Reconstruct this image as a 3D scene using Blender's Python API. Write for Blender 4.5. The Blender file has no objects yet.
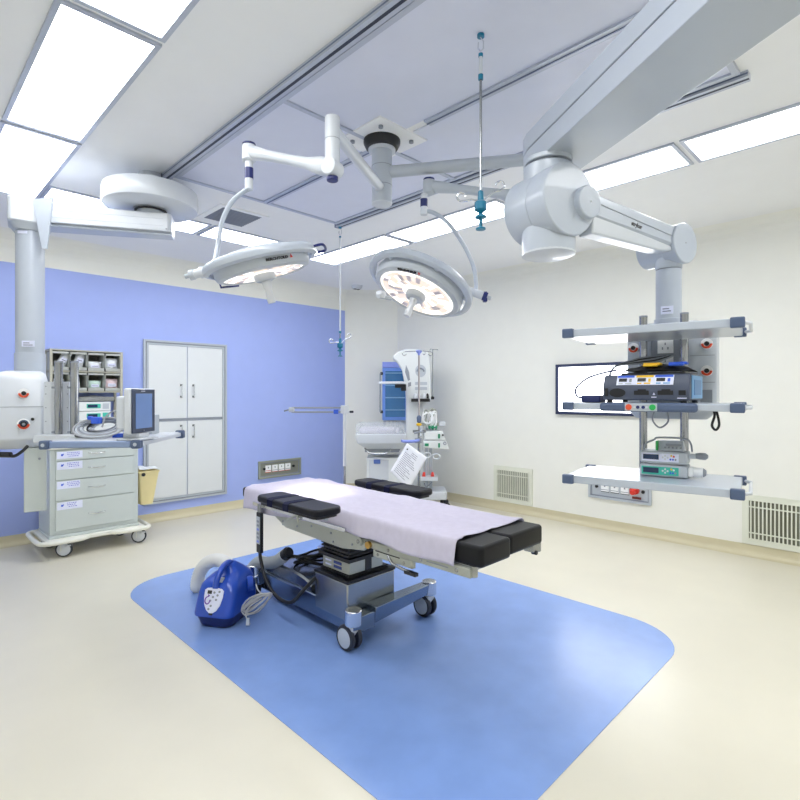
EXPO = 1.85
import bpy, bmesh, math, random
from mathutils import Vector, Matrix, Euler
random.seed(7)
PI = math.pi
S2 = math.sqrt(.5)
EYE = 1.5
sc = bpy.context.scene
COL = sc.collection

# ------------------------------------------------------------------ frames
def C(f, r, z=0.0):
    """a place given by how far ahead and how far right of the doorway viewpoint it stands"""
    return Vector((S2*(f+r), S2*(f-r), z))
def P(u, v, f):
    """survey reading: bearing u, v taken at range f"""
    return C(f, (u-400)*f/520.0, EYE+(394-v)*f/520.0)
FWD, RGT, UP = Vector((S2, S2, 0)), Vector((S2, -S2, 0)), Vector((0, 0, 1))

# ------------------------------------------------------------------ materials
def lin(c):
    return tuple(((x/255)/12.92 if x/255 <= .04045 else ((x/255+.055)/1.055)**2.4) for x in c)
MC = {}
def mat(name, rgb, rough=.5, metal=0.0, var=0.04, scale=6.0, bump=0.0, bscale=60.0, emit=None, estr=0.0, trans=0.0, coat=0.0, spec=.5, alpha=1.0):
    if name in MC: return MC[name]
    m = bpy.data.materials.new(name); m.use_nodes = True
    nt = m.node_tree; b = nt.nodes['Principled BSDF']
    c = lin(rgb)
    b.inputs['Roughness'].default_value = rough
    b.inputs['Metallic'].default_value = metal
    b.inputs['Specular IOR Level'].default_value = spec
    b.inputs['Coat Weight'].default_value = coat
    b.inputs['Transmission Weight'].default_value = trans
    b.inputs['Alpha'].default_value = alpha
    tc = nt.nodes.new('ShaderNodeTexCoord')
    n = nt.nodes.new('ShaderNodeTexNoise'); n.inputs['Scale'].default_value = scale; n.inputs['Detail'].default_value = 4
    nt.links.new(tc.outputs['Object'], n.inputs['Vector'])
    r = nt.nodes.new('ShaderNodeValToRGB')
    r.color_ramp.elements[0].position = .3; r.color_ramp.elements[1].position = .7
    r.color_ramp.elements[0].color = (*[max(0, x*(1-var)) for x in c], 1)
    r.color_ramp.elements[1].color = (*[min(1, x*(1+var)) for x in c], 1)
    nt.links.new(n.outputs['Fac'], r.inputs['Fac'])
    nt.links.new(r.outputs['Color'], b.inputs['Base Color'])
    if bump > 0:
        n2 = nt.nodes.new('ShaderNodeTexNoise'); n2.inputs['Scale'].default_value = bscale; n2.inputs['Detail'].default_value = 3
        nt.links.new(tc.outputs['Object'], n2.inputs['Vector'])
        bp = nt.nodes.new('ShaderNodeBump'); bp.inputs['Strength'].default_value = bump; bp.inputs['Distance'].default_value = .01
        nt.links.new(n2.outputs['Fac'], bp.inputs['Height']); nt.links.new(bp.outputs['Normal'], b.inputs['Normal'])
    if emit:
        b.inputs['Emission Color'].default_value = (*lin(emit), 1); b.inputs['Emission Strength'].default_value = estr
    MC[name] = m
    return m

M_CREAM = mat('cream_wall_paint', (237, 237, 230), .55, var=.01, bump=.03, bscale=180)
M_BLUE = mat('periwinkle_wall_paint', (162, 179, 238), .5, var=.012, bump=.03, bscale=180)
M_CEIL = mat('ceiling_paint', (238, 239, 240), .6, var=.008)
M_FLOOR = mat('cream_vinyl', (215, 210, 193), .28, var=.02, scale=3, bump=.02, bscale=8, spec=.5)
M_BASE = mat('beige_cove_vinyl', (208, 200, 170), .4, var=.02)
M_MATB = mat('blue_vinyl', (128, 158, 216), .25, var=.05, scale=5, bump=.02, bscale=10)
M_GLOW = mat('light_diffuser', (255, 255, 255), .5, emit=(250, 252, 255), estr=3.0)
M_FRAME = mat('grey_aluminium_frame', (186, 192, 206), .35, .35)
M_RAIL = mat('anodised_ceiling_rail', (120, 130, 156), .35, .5)
M_SLOT = mat('dark_slot', (46, 52, 72), .5)
M_RAILL = mat('light_ceiling_rail', (188, 194, 208), .35, .3)
M_LAM = mat('lavender_laminar_screen', (216, 220, 236), .5, var=.015)
M_VENTG = mat('ceiling_vent_mesh', (120, 126, 142), .5)
M_WHITE = mat('white_powder_coat', (204, 209, 216), .32, var=.01, coat=.2)
M_SILVERW = mat('pale_silver_lacquer', (182, 190, 202), .3, var=.01, coat=.3)
M_GREYL = mat('light_grey_plastic', (182, 189, 198), .4, var=.015)
M_GREYM = mat('mid_grey_plastic', (140, 146, 156), .45)
M_NAVY = mat('navy_plastic', (32, 42, 104), .35)
M_SLATE = mat('slate_blue_bumper', (76, 92, 122), .45)
M_SLATEL = mat('pale_blue_grey_rail', (132, 150, 184), .4)
M_STEEL = mat('brushed_stainless', (160, 163, 165), .24, .95, var=.02, scale=4)
M_STEELM = mat('mirror_stainless', (138, 150, 166), .2, .95, var=.03)
M_STEELP = mat('polished_pole_steel', (158, 160, 164), .13, 1.0, var=.01)
M_CHROME = mat('chrome', (220, 222, 226), .12, 1.0)
M_GALV = mat('dull_green_steel', (168, 174, 160), .4, .6)
M_BLACK = mat('black_plastic', (20, 21, 26), .4)
M_PAD = mat('black_vinyl_pad', (7, 8, 13), .45, var=.08, bump=.05, bscale=300, spec=.3)
M_PADN = mat('navy_black_vinyl_pad', (11, 12, 22), .45, var=.08, spec=.3)
M_STRAP = mat('dark_navy_webbing', (14, 18, 50), .7, spec=.2)
M_RUBBER = mat('dark_rubber_tyre', (38, 42, 54), .6)
M_CREAMM = mat('cream_metal', (176, 179, 170), .34, .5)
M_CART = mat('cart_pale_green_grey', (196, 204, 202), .38, var=.01)
M_CARTD = mat('cart_seam', (150, 158, 152), .5)
M_BUMP = mat('cart_bumper_offwhite', (226, 226, 216), .45)
M_RED = mat('signal_red', (214, 52, 40), .4)
M_ORANGE = mat('orange_red_ring', (224, 84, 52), .4)
M_GREEN = mat('signal_green', (40, 168, 84), .4)
M_TEAL = mat('teal_plastic', (12, 116, 150), .35)
M_TEALG = mat('teal_green_panel', (60, 178, 160), .4)
M_YEL = mat('warm_yellow', (236, 190, 40), .4)
M_BLUEP = mat('bright_blue_plastic', (46, 92, 210), .35)
M_RBLUE = mat('royal_blue_plastic', (28, 72, 178), .3, var=.03, coat=.25)
M_DBLUE = mat('dark_navy_base_plastic', (22, 34, 96), .4)
M_LILAC = mat('periwinkle_plastic', (134, 150, 226), .4)
M_CABLUE = mat('cabinet_blue_lacquer', (108, 150, 228), .35)
M_GLASSB = mat('blue_tinted_glass', (60, 116, 168), .08, var=.1, scale=4)
M_SCREEN = mat('blue_grey_display', (92, 120, 172), .15, emit=(112, 144, 196), estr=.05)
M_DISP = mat('dark_lcd', (24, 48, 84), .15)
M_FILM = mat('film_viewer_glow', (255, 255, 255), .4, emit=(250, 252, 255), estr=1.6)
M_PAPER = mat('white_paper', (236, 238, 246), .7)
M_INK = mat('grey_ink', (104, 108, 130), .7)
M_INKB = mat('violet_ink', (120, 124, 206), .7)
M_LABEL = mat('lilac_white_label', (222, 226, 246), .6)
M_YBIN = mat('pale_yellow_bin', (226, 212, 158), .45)
M_HOSE = mat('white_corrugated_hose', (222, 222, 218), .55)
M_HOSEG = mat('grey_hose_fabric', (170, 176, 178), .6)
M_CABLE = mat('grey_white_cable', (168, 170, 174), .5)
M_CABLEK = mat('black_cable', (18, 19, 24), .45)
M_SOCK = mat('white_socket', (240, 242, 244), .4)
M_PLATEG = mat('outlet_backplate', (146, 148, 138), .4, .5)
M_CLEAR = mat('clear_acrylic', (226, 232, 238), .08, alpha=.28)
M_TRAYG = mat('cool_grey_panel', (176, 184, 192), .4)
M_CBLUE = mat('esu_side_blue', (96, 158, 206), .4)
M_ESU = mat('esu_dark_slate', (70, 78, 98), .4)
M_MATT = mat('lilac_mattress', (204, 198, 212), .7)
M_WARMW = mat('warmer_white', (220, 224, 226), .4, var=.01)
M_LENS = mat('lamp_lens_glow', (255, 252, 246), .3, emit=(255, 244, 232), estr=.32)
M_REFL = mat('lamp_reflector_facets', (228, 212, 200), .25, .3, emit=(255, 234, 214), estr=.17)
M_FACET = mat('lamp_reflector_dim', (170, 164, 172), .3, .3, emit=(220, 206, 206), estr=.06)
M_BINBACK = mat('rack_back_grey', (118, 120, 112), .6)  # even grey of the rack's back panel
M_RACK = mat('rack_warm_grey', (176, 174, 160), .5)
M_BINC = mat('clear_grey_bin', (176, 180, 176), .35)
M_PACK = mat('white_packet', (226, 230, 234), .6, var=.05, scale=40)
M_PACKG = mat('pale_green_packet', (196, 220, 208), .6, var=.06, scale=40)
M_PACKP = mat('pink_packet', (222, 200, 204), .6, var=.08, scale=40)

# drape cloth: a little translucent mottling
def sheet_mat():
    m = mat('lilac_nonwoven_sheet', (200, 195, 212), .8, var=.035, scale=26, bump=.25, bscale=420, spec=.2)
    return m
M_SHEET = sheet_mat()

# ------------------------------------------------------------------ mesh builder
class MB:
    def __init__(s): s.v = []; s.f = []; s.m = []; s.mats = []; s.X = Matrix.Identity(4)
    def mi(s, m):
        if m not in s.mats: s.mats.append(m)
        return s.mats.index(m)
    def add(s, vs, fs, m, X=None):
        X = X or s.X
        o = len(s.v); s.v += [X @ Vector(p) for p in vs]
        k = s.mi(m)
        for f in fs: s.f.append([o+i for i in f]); s.m.append(k)
        return s
    def box(s, lo, hi, m, X=None):
        x0, y0, z0 = lo; x1, y1, z1 = hi
        if x0 > x1: x0, x1 = x1, x0
        if y0 > y1: y0, y1 = y1, y0
        if z0 > z1: z0, z1 = z1, z0
        vs = [(x0,y0,z0),(x1,y0,z0),(x1,y1,z0),(x0,y1,z0),(x0,y0,z1),(x1,y0,z1),(x1,y1,z1),(x0,y1,z1)]
        return s.add(vs, [(0,3,2,1),(4,5,6,7),(0,1,5,4),(1,2,6,5),(2,3,7,6),(3,0,4,7)], m, X)
    def hexa(s, b, t, m, X=None):
        """bottom 4 and top 4 points, both counter-clockwise seen from above"""
        return s.add(list(b)+list(t), [(0,3,2,1),(4,5,6,7),(0,1,5,4),(1,2,6,5),(2,3,7,6),(3,0,4,7)], m, X)
    def cyl(s, p0, p1, r0, m, r1=None, n=20, caps=True, X=None):
        r1 = r0 if r1 is None else r1
        p0, p1 = Vector(p0), Vector(p1); d = (p1-p0).normalized()
        a = d.orthogonal().normalized(); b = d.cross(a)
        vs = []
        for p, r in ((p0, r0), (p1, r1)):
            for i in range(n):
                t = 2*PI*i/n; vs.append(p+(a*math.cos(t)+b*math.sin(t))*r)
        fs = [(i, (i+1) % n, n+(i+1) % n, n+i) for i in range(n)]
        if caps: fs += [tuple(range(n-1, -1, -1)), tuple(range(n, 2*n))]
        return s.add(vs, fs, m, X)
    def tube(s, pts, r, m, n=10, closed=False, X=None, smooth=0, flat=1.0):
        pts = [Vector(p) for p in pts]
        if smooth: pts = spline(pts, smooth, closed)
        k = len(pts); rr = r if callable(r) else (lambda t: r)
        tans = []
        for i in range(k):
            a = pts[(i-1) % k] if (closed or i > 0) else pts[i]
            b = pts[(i+1) % k] if (closed or i < k-1) else pts[i]
            t = (b-a)
            tans.append(t.normalized() if t.length > 1e-9 else Vector((0,0,1)))
        nrm = tans[0].orthogonal().normalized(); vs = []
        for i in range(k):
            t = tans[i]; nrm = (nrm - t*nrm.dot(t))
            nrm = nrm.normalized() if nrm.length > 1e-9 else t.orthogonal().normalized()
            b = t.cross(nrm); q = rr(i/(k-1))
            for j in range(n):
                an = 2*PI*j/n; vs.append(pts[i]+nrm*math.cos(an)*q+b*math.sin(an)*q*flat)
        fs = []
        for i in range(k if closed else k-1):
            for j in range(n):
                a = i*n+j; b_ = i*n+(j+1) % n; c = ((i+1) % k)*n+(j+1) % n; d = ((i+1) % k)*n+j
                fs.append((a, b_, c, d))
        if not closed: fs += [tuple(range(n-1, -1, -1)), tuple(range((k-1)*n, k*n))]
        return s.add(vs, fs, m, X)
    def lathe(s, prof, m, n=32, X=None, mats=None, caps=True):
        """profile of (radius, z) about local z"""
        vs = []
        for r, z in prof:
            for i in range(n):
                t = 2*PI*i/n; vs.append((r*math.cos(t), r*math.sin(t), z))
        for k in range(len(prof)-1):
            fs = [(k*n+i, k*n+(i+1) % n, (k+1)*n+(i+1) % n, (k+1)*n+i) for i in range(n)]
            if k == 0: allv = vs
            s._tmp = fs
            s.m += [s.mi(mats[k] if mats else m)]*len(fs)
            if k == 0:
                o = len(s.v); XX = X or s.X; s.v += [XX @ Vector(p) for p in vs]
            s.f += [[o+i for i in f] for f in fs]
        for idx, rev in ((0, True), (len(prof)-1, False)):
            if caps and prof[idx][0] > 1e-4:
                f = [o+idx*n+i for i in range(n)]
                s.f.append(f[::-1] if rev else f); s.m.append(s.mi((mats[min(idx, len(mats)-1)] if mats else m)))
        return s
    def prism(s, out, z0, z1, m, X=None):
        n = len(out); vs = [(x, y, z0) for x, y in out]+[(x, y, z1) for x, y in out]
        fs = [tuple(range(n-1, -1, -1)), tuple(range(n, 2*n))]+[(i, (i+1) % n, n+(i+1) % n, n+i) for i in range(n)]
        return s.add(vs, fs, m, X)
    def loft(s, rings, m, caps=True, X=None):
        n = len(rings[0]); vs = [p for r in rings for p in r]; fs = []
        for k in range(len(rings)-1):
            fs += [(k*n+i, k*n+(i+1) % n, (k+1)*n+(i+1) % n, (k+1)*n+i) for i in range(n)]
        if caps: fs += [tuple(range(n-1, -1, -1)), tuple(range((len(rings)-1)*n, len(rings)*n))]
        return s.add(vs, fs, m, X)
    def grid(s, fn, nu, nv, m, X=None, thick=0):
        vs = [fn(i/nu, j/nv) for j in range(nv+1) for i in range(nu+1)]
        fs = [(j*(nu+1)+i, j*(nu+1)+i+1, (j+1)*(nu+1)+i+1, (j+1)*(nu+1)+i) for j in range(nv) for i in range(nu)]
        return s.add(vs, fs, m, X)

def spline(pts, sub, closed=False):
    out = []; k = len(pts)
    g = (lambda i: pts[i % k]) if closed else (lambda i: pts[max(0, min(k-1, i))])
    for i in range(k if closed else k-1):
        p0, p1, p2, p3 = g(i-1), g(i), g(i+1), g(i+2)
        for j in range(sub):
            t = j/sub
            out.append(.5*((2*p1)+(p2-p0)*t+(2*p0-5*p1+4*p2-p3)*t*t+(3*p1-p0-3*p2+p3)*t**3))
    if not closed: out.append(pts[-1])
    return out

def rrect(w, h, r, n=5, cx=0, cy=0):
    o = []
    for (sx, sy, a0) in ((1, 1, 0), (-1, 1, 90), (-1, -1, 180), (1, -1, 270)):
        for i in range(n+1):
            a = math.radians(a0+90*i/n); o.append((cx+sx*(w/2-r)+r*math.cos(a), cy+sy*(h/2-r)+r*math.sin(a)))
    return o

ROOT = {}
def rootm(o):
    while o is not None:
        if o.name in ROOT: return ROOT[o.name]
        o = o.parent
    return Matrix.Identity(4)

def build(mb, name, parent=None, bevel=0, world=False, solid=0, subsurf=0, ang=38, seg=2, label=None, recalc=True):
    me = bpy.data.meshes.new(name)
    vs = mb.v
    if world and parent is not None:
        I = rootm(parent).inverted(); vs = [I @ p for p in vs]
    me.from_pydata([tuple(p) for p in vs], [], mb.f)
    for m in mb.mats: me.materials.append(m)
    for p, k in zip(me.polygons, mb.m): p.material_index = k
    if recalc:
        bm = bmesh.new(); bm.from_mesh(me); bmesh.ops.recalc_face_normals(bm, faces=bm.faces); bm.to_mesh(me); bm.free()
    me.polygons.foreach_set('use_smooth', [True]*len(me.polygons))
    me.set_sharp_from_angle(angle=math.radians(ang))
    me.update()
    o = bpy.data.objects.new(name, me); COL.objects.link(o)
    if parent is not None: o.parent = parent
    if solid:
        md = o.modifiers.new('solid', 'SOLIDIFY'); md.thickness = solid; md.offset = 0
    if bevel:
        md = o.modifiers.new('bevel', 'BEVEL'); md.width = bevel; md.segments = seg; md.limit_method = 'ANGLE'; md.angle_limit = math.radians(40); md.harden_normals = False
    if subsurf:
        md = o.modifiers.new('sub', 'SUBSURF'); md.levels = subsurf; md.render_levels = subsurf
    if label: o['label'] = label
    return o

def thing(name, label, cat, loc=(0, 0, 0), rotz=0.0, group=None):
    o = bpy.data.objects.new(name, None); COL.objects.link(o)
    o.empty_display_size = .1
    o.location = loc; o.rotation_euler = (0, 0, rotz); o['label'] = label; o['category'] = cat
    if group: o['group'] = group
    ROOT[o.name] = Matrix.Translation(Vector(loc)) @ Matrix.Rotation(rotz, 4, 'Z')
    return o
def tag(o, label, cat, group=None):
    o['label'] = label; o['category'] = cat
    if group: o['group'] = group
    return o
def solo(mb, name, label, cat, loc=None, group=None, **kw):
    """a thing that is one mesh; world-built geometry gets its origin at loc"""
    if loc is not None:
        I = Matrix.Translation(-Vector(loc)); mb.v = [I @ p for p in mb.v]
    o = build(mb, name, **kw)
    if loc is not None: o.location = loc
    return tag(o, label, cat, group)
def struct(mb, name, **kw):
    o = build(mb, name, **kw); o['kind'] = 'structure'; return o
def dup(root, loc, rotz=None, label=None, group=None):
    def cp(o, par):
        c = o.copy(); COL.objects.link(c)
        if par is not None: c.parent = par
        for ch in [x for x in bpy.data.objects if x.parent == o and x != c]: cp(ch, c)
        return c
    r = cp(root, None); r.location = loc
    if rotz is not None: r.rotation_euler = (0, 0, rotz)
    ROOT[r.name] = Matrix.Translation(Vector(loc)) @ Matrix.Rotation(r.rotation_euler[2], 4, 'Z')
    if label: r['label'] = label
    if group: r['group'] = group
    return r
def basis(origin, x, y, z):
    M = Matrix.Identity(4)
    for i, a in enumerate((x, y, z)):
        for j in range(3): M[j][i] = a[j]
    for j in range(3): M[j][3] = origin[j]
    return M
def along(p0, p1, up=(0, 0, 1)):
    """frame at p0 with local x running to p1; returns matrix and length"""
    p0, p1 = Vector(p0), Vector(p1); x = (p1-p0); L = x.length; x = x/L
    y = Vector(up).cross(x).normalized(); z = x.cross(y)
    return basis(p0, x, y, z), L
def text(body, name, m, parent, X, size, ext=.0006, align='LEFT', scale_x=1.0, bold=0.0):
    cu = bpy.data.curves.new(name, 'FONT'); cu.body = body; cu.size = size; cu.extrude = ext; cu.align_x = align; cu.offset = bold; cu.resolution_u = 2
    o = bpy.data.objects.new(name, cu); COL.objects.link(o)
    me = bpy.data.meshes.new_from_object(o); bpy.data.objects.remove(o); bpy.data.curves.remove(cu)
    mb = MB(); vs = [X @ Vector((v.co.x*scale_x, v.co.y, v.co.z)) for v in me.vertices]
    mb.add(vs, [tuple(p.vertices) for p in me.polygons], m, Matrix.Identity(4))
    bpy.data.meshes.remove(me)
    return build(mb, name, parent, world=True, recalc=False)

# ------------------------------------------------------------------ room
H = 3.1
CORN = [(-1.26, -1.9), (5.73, -1.9), (5.73, 5.79), (5.15, 6.37), (-1.26, 6.37)]
def inset(d):
    n = len(CORN); out = []
    for i in range(n):
        p0, p1, p2 = Vector(CORN[i-1]), Vector(CORN[i]), Vector(CORN[(i+1) % n])
        a = (p1-p0).normalized(); b = (p2-p1).normalized()
        na, nb = Vector((-a.y, a.x)), Vector((-b.y, b.x))
        k = d/(1+na.dot(nb)); out.append(p1+(na+nb)*k)
    return out
def wall(i, name, blue=False):
    prof = [(0, -.02), (0, 2.803), (0, 2.88)]
    R = .16
    prof = [(0, -.02), (0, 2.803), (0, H-R)]+[(R-R*math.cos(math.radians(a)), H-R+R*math.sin(math.radians(a))) for a in (15, 30, 45, 60, 75, 90)]
    mb = MB(); rings = [(inset(d), z) for d, z in prof]
    for k in range(len(rings)-1):
        (a, z0), (b, z1) = rings[k], rings[k+1]; j = (i+1) % len(CORN)
        mb.add([(*a[i], z0), (*a[j], z0), (*b[j], z1), (*b[i], z1)], [(0, 1, 2, 3)], M_BLUE if (blue and k == 0) else M_CREAM)
    # give the wall a body behind its face
    a = inset(0); b = inset(-.12); j = (i+1) % len(CORN)
    mb.add([(*a[i], -.02), (*b[i], -.02), (*b[j], -.02), (*a[j], -.02), (*a[i], H+.05), (*b[i], H+.05), (*b[j], H+.05), (*a[j], H+.05)],
           [(0, 1, 5, 4), (1, 2, 6, 5), (2, 3, 7, 6), (0, 3, 2, 1)], M_CREAM)
    return struct(mb, name, recalc=False)
def base(i, name):
    prof = [(.004, .1), (.006, .1), (.006, .05)]+[(.05-.044*math.cos(math.radians(a)), .05-.048*math.sin(math.radians(a))) for a in (20, 40, 60, 80)]+[(.085, .0012)]
    mb = MB(); rings = [(inset(d), z) for d, z in prof]; j = (i+1) % len(CORN)
    rings = [(inset(-.005), .1)]+rings
    for k in range(len(rings)-1):
        (a, z0), (b, z1) = rings[k], rings[k+1]
        mb.add([(*a[i], z0), (*a[j], z0), (*b[j], z1), (*b[i], z1)], [(0, 3, 2, 1)], M_BASE)
    return struct(mb, name, recalc=False)
for i, (w, b_) in enumerate((('front', 0), ('right', 0), ('corner', 0), ('left', 1), ('back', 0))):
    wall(i, 'wall_'+w, bool(b_)); base(i, 'baseboard_'+w)
mb = MB(); mb.prism([tuple(p) for p in inset(-.12)], -.1, 0, M_FLOOR); struct(mb, 'floor')
mb = MB(); mb.prism([tuple(p) for p in inset(-.12)], H, H+.12, M_CEIL); struct(mb, 'ceiling')

def rounded_poly(x0, y0, x1, y1, r, n=12):
    return rrect(x1-x0, y1-y0, r, n, (x0+x1)/2, (y0+y1)/2)
mb = MB(); mb.prism(rounded_poly(-1.13, -1.71, 1.13, 1.71, .38), 0, .003, M_MATB, Matrix.Identity(4))
o = solo(mb, 'floor_mat', 'large blue vinyl floor mat with rounded corners under the operating table', 'floor mat')
o.location = (2.43, 2.71, 0)

# ring of ceiling lights ------------------------------------------------
def light_panel(x0, y0, x1, y1):
    cx, cy = (x0+x1)/2, (y0+y1)/2; w, h = x1-x0, y1-y0
    t = thing('ceiling_light', '', 'ceiling light', (cx, cy, H), 0, 'ring of recessed ceiling lights')
    mb = MB(); e = .012
    for lo, hi in (((-w/2-e, -h/2-e, -.012), (w/2+e, -h/2+e, 0)), ((-w/2-e, h/2-e, -.012), (w/2+e, h/2+e, 0)), ((-w/2-e, -h/2+e, -.012), (-w/2+e, h/2-e, 0)), ((w/2-e, -h/2+e, -.012), (w/2+e, h/2-e, 0))):
        mb.box(lo, hi, M_FRAME)
    build(mb, 'frame', t)
    mb = MB(); mb.box((-w/2+e, -h/2+e, -.006), (w/2-e, h/2-e, 0), M_GLOW); build(mb, 'diffuser', t)
    return t
g = .028
XI0, XI1, XO0, XO1 = .90, 3.575, .51, 3.97
YI1, YO1, YI0, YO0 = 4.73, 5.11, -.28, -.65
ys = [5.11, 3.775, 2.435, 1.09, -.25]
for k in range(4):
    a, b = ys[k+1]+g, ys[k]-g
    if k == 0: b = YO1
    light_panel(XI1, a, XO1, b)['label'] = ['bright ceiling light panel at the far corner of the ring, beyond the tilted lamp', 'bright ceiling light panel crossing behind the thick white equipment arm', 'bright ceiling light panel at the upper right beside the cream wall', 'right-hand ceiling light panel nearest the viewer, beyond the right edge'][k]
    light_panel(XO0, a, XI0, b)['label'] = ['bright ceiling light panel in the ring corner above the large white pendant column', 'broad bright ceiling light panel at the top left edge of the ceiling', 'bright left-hand ceiling light panel directly overhead, second from the viewer', 'bright left-hand ceiling light panel nearest the viewer, overhead'][k]
for a, b, l in ((XI0+g, 2.225-g, 'narrow bright ceiling light panel running behind the round white pendant cover'), (2.225+g, XI1-g, 'narrow bright ceiling light panel above the blue wall behind the left surgical lamp')):
    light_panel(a, YI1, b, YO1)['label'] = l
for a, b, l in ((XO0, 2.225-g, 'bright unseen ceiling light panel behind the viewer at the left of the near side'), (2.225+g, XO1, 'bright unseen ceiling light panel behind the viewer at the right of the near side')):
    light_panel(a, YO0, b, YI0-g)['label'] = l  # unseen near side of the ring, added for the light it gives

# laminar flow ceiling --------------------------------------------------
t = thing('laminar_flow_ceiling', 'large framed lavender air-supply panel in the ceiling over the operating table', 'ceiling panel', (2.265, 2.24, H))
Lx, Ly = .745, 1.61
def frame_mb(x0, y0, x1, y1, w, z0, z1, m):
    mb = MB()
    mb.box((x0, y0, z0), (x1, y0+w, z1), m); mb.box((x0, y1-w, z0), (x1, y1, z1), m)
    mb.box((x0, y0+w, z0), (x0+w, y1-w, z1), m); mb.box((x1-w, y0+w, z0), (x1, y1-w, z1), m)
    return mb
mb = frame_mb(-Lx, -Ly, Lx, Ly, .03, -.02, 0, M_RAILL); build(mb, 'outer_frame', t)
mb = MB(); mb.box((-.03, -Ly+.03, -.02), (.03, -.2, 0), M_RAILL); mb.box((-.03, .25, -.02), (.03, Ly-.03, 0), M_RAILL)
mb.box((-.004, -Ly+.03, -.024), (.004, -.2, -.02), M_RAIL); mb.box((-.004, .25, -.024), (.004, Ly-.03, -.02), M_RAIL)
build(mb, 'centre_rail', t)
for sx in (-1, 1):
    mb = MB(); mb.box((sx*.03, .18, -.018), (sx*(Lx-.03), .21, 0), M_RAILL); build(mb, 'cross_bar', t)
    for y0, y1 in ((-Ly+.03, .18), (.21, Ly-.03)):
        mb = MB(); mb.box((sx*.03, y0, -.008), (sx*(Lx-.03), y1, 0), M_LAM)
        build(mb, 'diffuser_screen', t)
# double hook rails down both long sides
for sx in (-1, 1):
    x = 2.265+sx*(Lx+.045)
    r = thing('ceiling_rail', 'grey ceiling rail along the %s long edge of the lavender ceiling panel' % ('left' if sx < 0 else 'right'), 'ceiling rail', (x, 2.24, H), 0)
    mb = MB(); mb.box((-.03, -1.64, -.032), (.03, 1.64, 0), M_RAILL)
    mb.box((-.008, -1.64, -.033), (.008, 1.64, -.032), M_SLOT); mb.box((-.0305, -1.64, -.02), (-.03, 1.64, -.012), M_RAIL); mb.box((.03, -1.64, -.02), (.0305, 1.64, -.012), M_RAIL)
    build(mb, 'track', r)
    mb = MB(); mb.box((-.031, 1.64, -.034), (.031, 1.655, 0), M_SLOT if sx < 0 else M_RAIL); build(mb, 'end_cap', r)
# ceiling vent
t = thing('ceiling_vent', 'small square grey mesh vent in the ceiling behind the left surgical lamp arm', 'vent', (2.25, 4.38, H))
build(frame_mb(-.235, -.235, .235, .235, .05, -.01, 0, M_CEIL), 'frame', t)
mb = MB(); mb.box((-.185, -.185, -.006), (.185, .185, 0), M_VENTG)
for k in range(12): mb.box((-.185, -.18+k*.0325, -.01), (.185, -.17+k*.0325, -.006), M_GREYM)
build(mb, 'mesh_panel', t)
# ceiling detector
t = thing('ceiling_detector', 'small round white detector on the ceiling near the far corner', 'detector', (4.98, 5.88, H))
mb = MB(); mb.lathe([(.0, -.05), (.06, -.05), (.075, -.03), (.085, 0)], M_WHITE); build(mb, 'housing', t)
mb = MB(); mb.box((-.05, -.012, -.056), (-.012, .02, -.05), M_BLACK); mb.box((.012, -.012, -.056), (.05, .02, -.05), M_BLACK); build(mb, 'sensor', t)

# built-in wall cabinet ---------------------------------------------------
YB = 6.37
t = thing('wall_cabinet', 'tall built-in cabinet with four white doors in the blue wall', 'cabinet', (2.665, YB, .21))
W, Hc = 1.02, 1.925
Xc = Matrix.Rotation(PI/2, 4, 'X')   # local (x, z-up) drawn as (x, y)
def fr(mb, x0, z0, x1, z1, w, y0, y1, m):
    mb.box((x0, y0, z0), (x1, y1, z0+w), m); mb.box((x0, y0, z1-w), (x1, y1, z1), m)
    mb.box((x0, y0, z0+w), (x0+w, y1, z1-w), m); mb.box((x1-w, y0, z0+w), (x1, y1, z1-w), m); return mb
mb = MB(); fr(mb, -W/2, 0, W/2, Hc, .022, -.03, 0, M_GREYL); fr(mb, -W/2+.022, .022, W/2-.022, Hc-.022, .012, -.014, 0, M_GREYM); fr(mb, -W/2+.034, .034, W/2-.034, Hc-.034, .022, -.024, 0, M_GREYL)
build(mb, 'frame', t)
mb = MB(); mb.box((-W/2+.056, -.022, .965), (W/2-.056, 0, .995), M_GREYM); build(mb, 'cross_rail', t)
for sx in (-1, 1):
    for zi, (z0, z1) in enumerate(((.058, .963), (.997, Hc-.058))):
        xa, xb = (sx*.004, sx*(W/2-.058))
        mb = MB(); mb.box((xa, -.018, z0), (xb, 0, z1), M_WARMW)
        d = build(mb, 'door', t, bevel=.003)
        hz = (z1-.2, z1-.06) if zi == 0 else (z0+.26, z0+.40)
        mb = MB(); x = sx*.075
        mb.tube([(x, -.018, hz[0]), (x, -.045, hz[0]), (x, -.045, hz[1]), (x, -.018, hz[1])], .007, M_CHROME)
        mb.box((x-.014, -.022, hz[0]-.012), (x+.014, -.018, hz[0]+.012), M_STEEL); mb.box((x-.014, -.022, hz[1]-.012), (x+.014, -.018, hz[1]+.012), M_STEEL)
        build(mb, 'handle', d)

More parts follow.
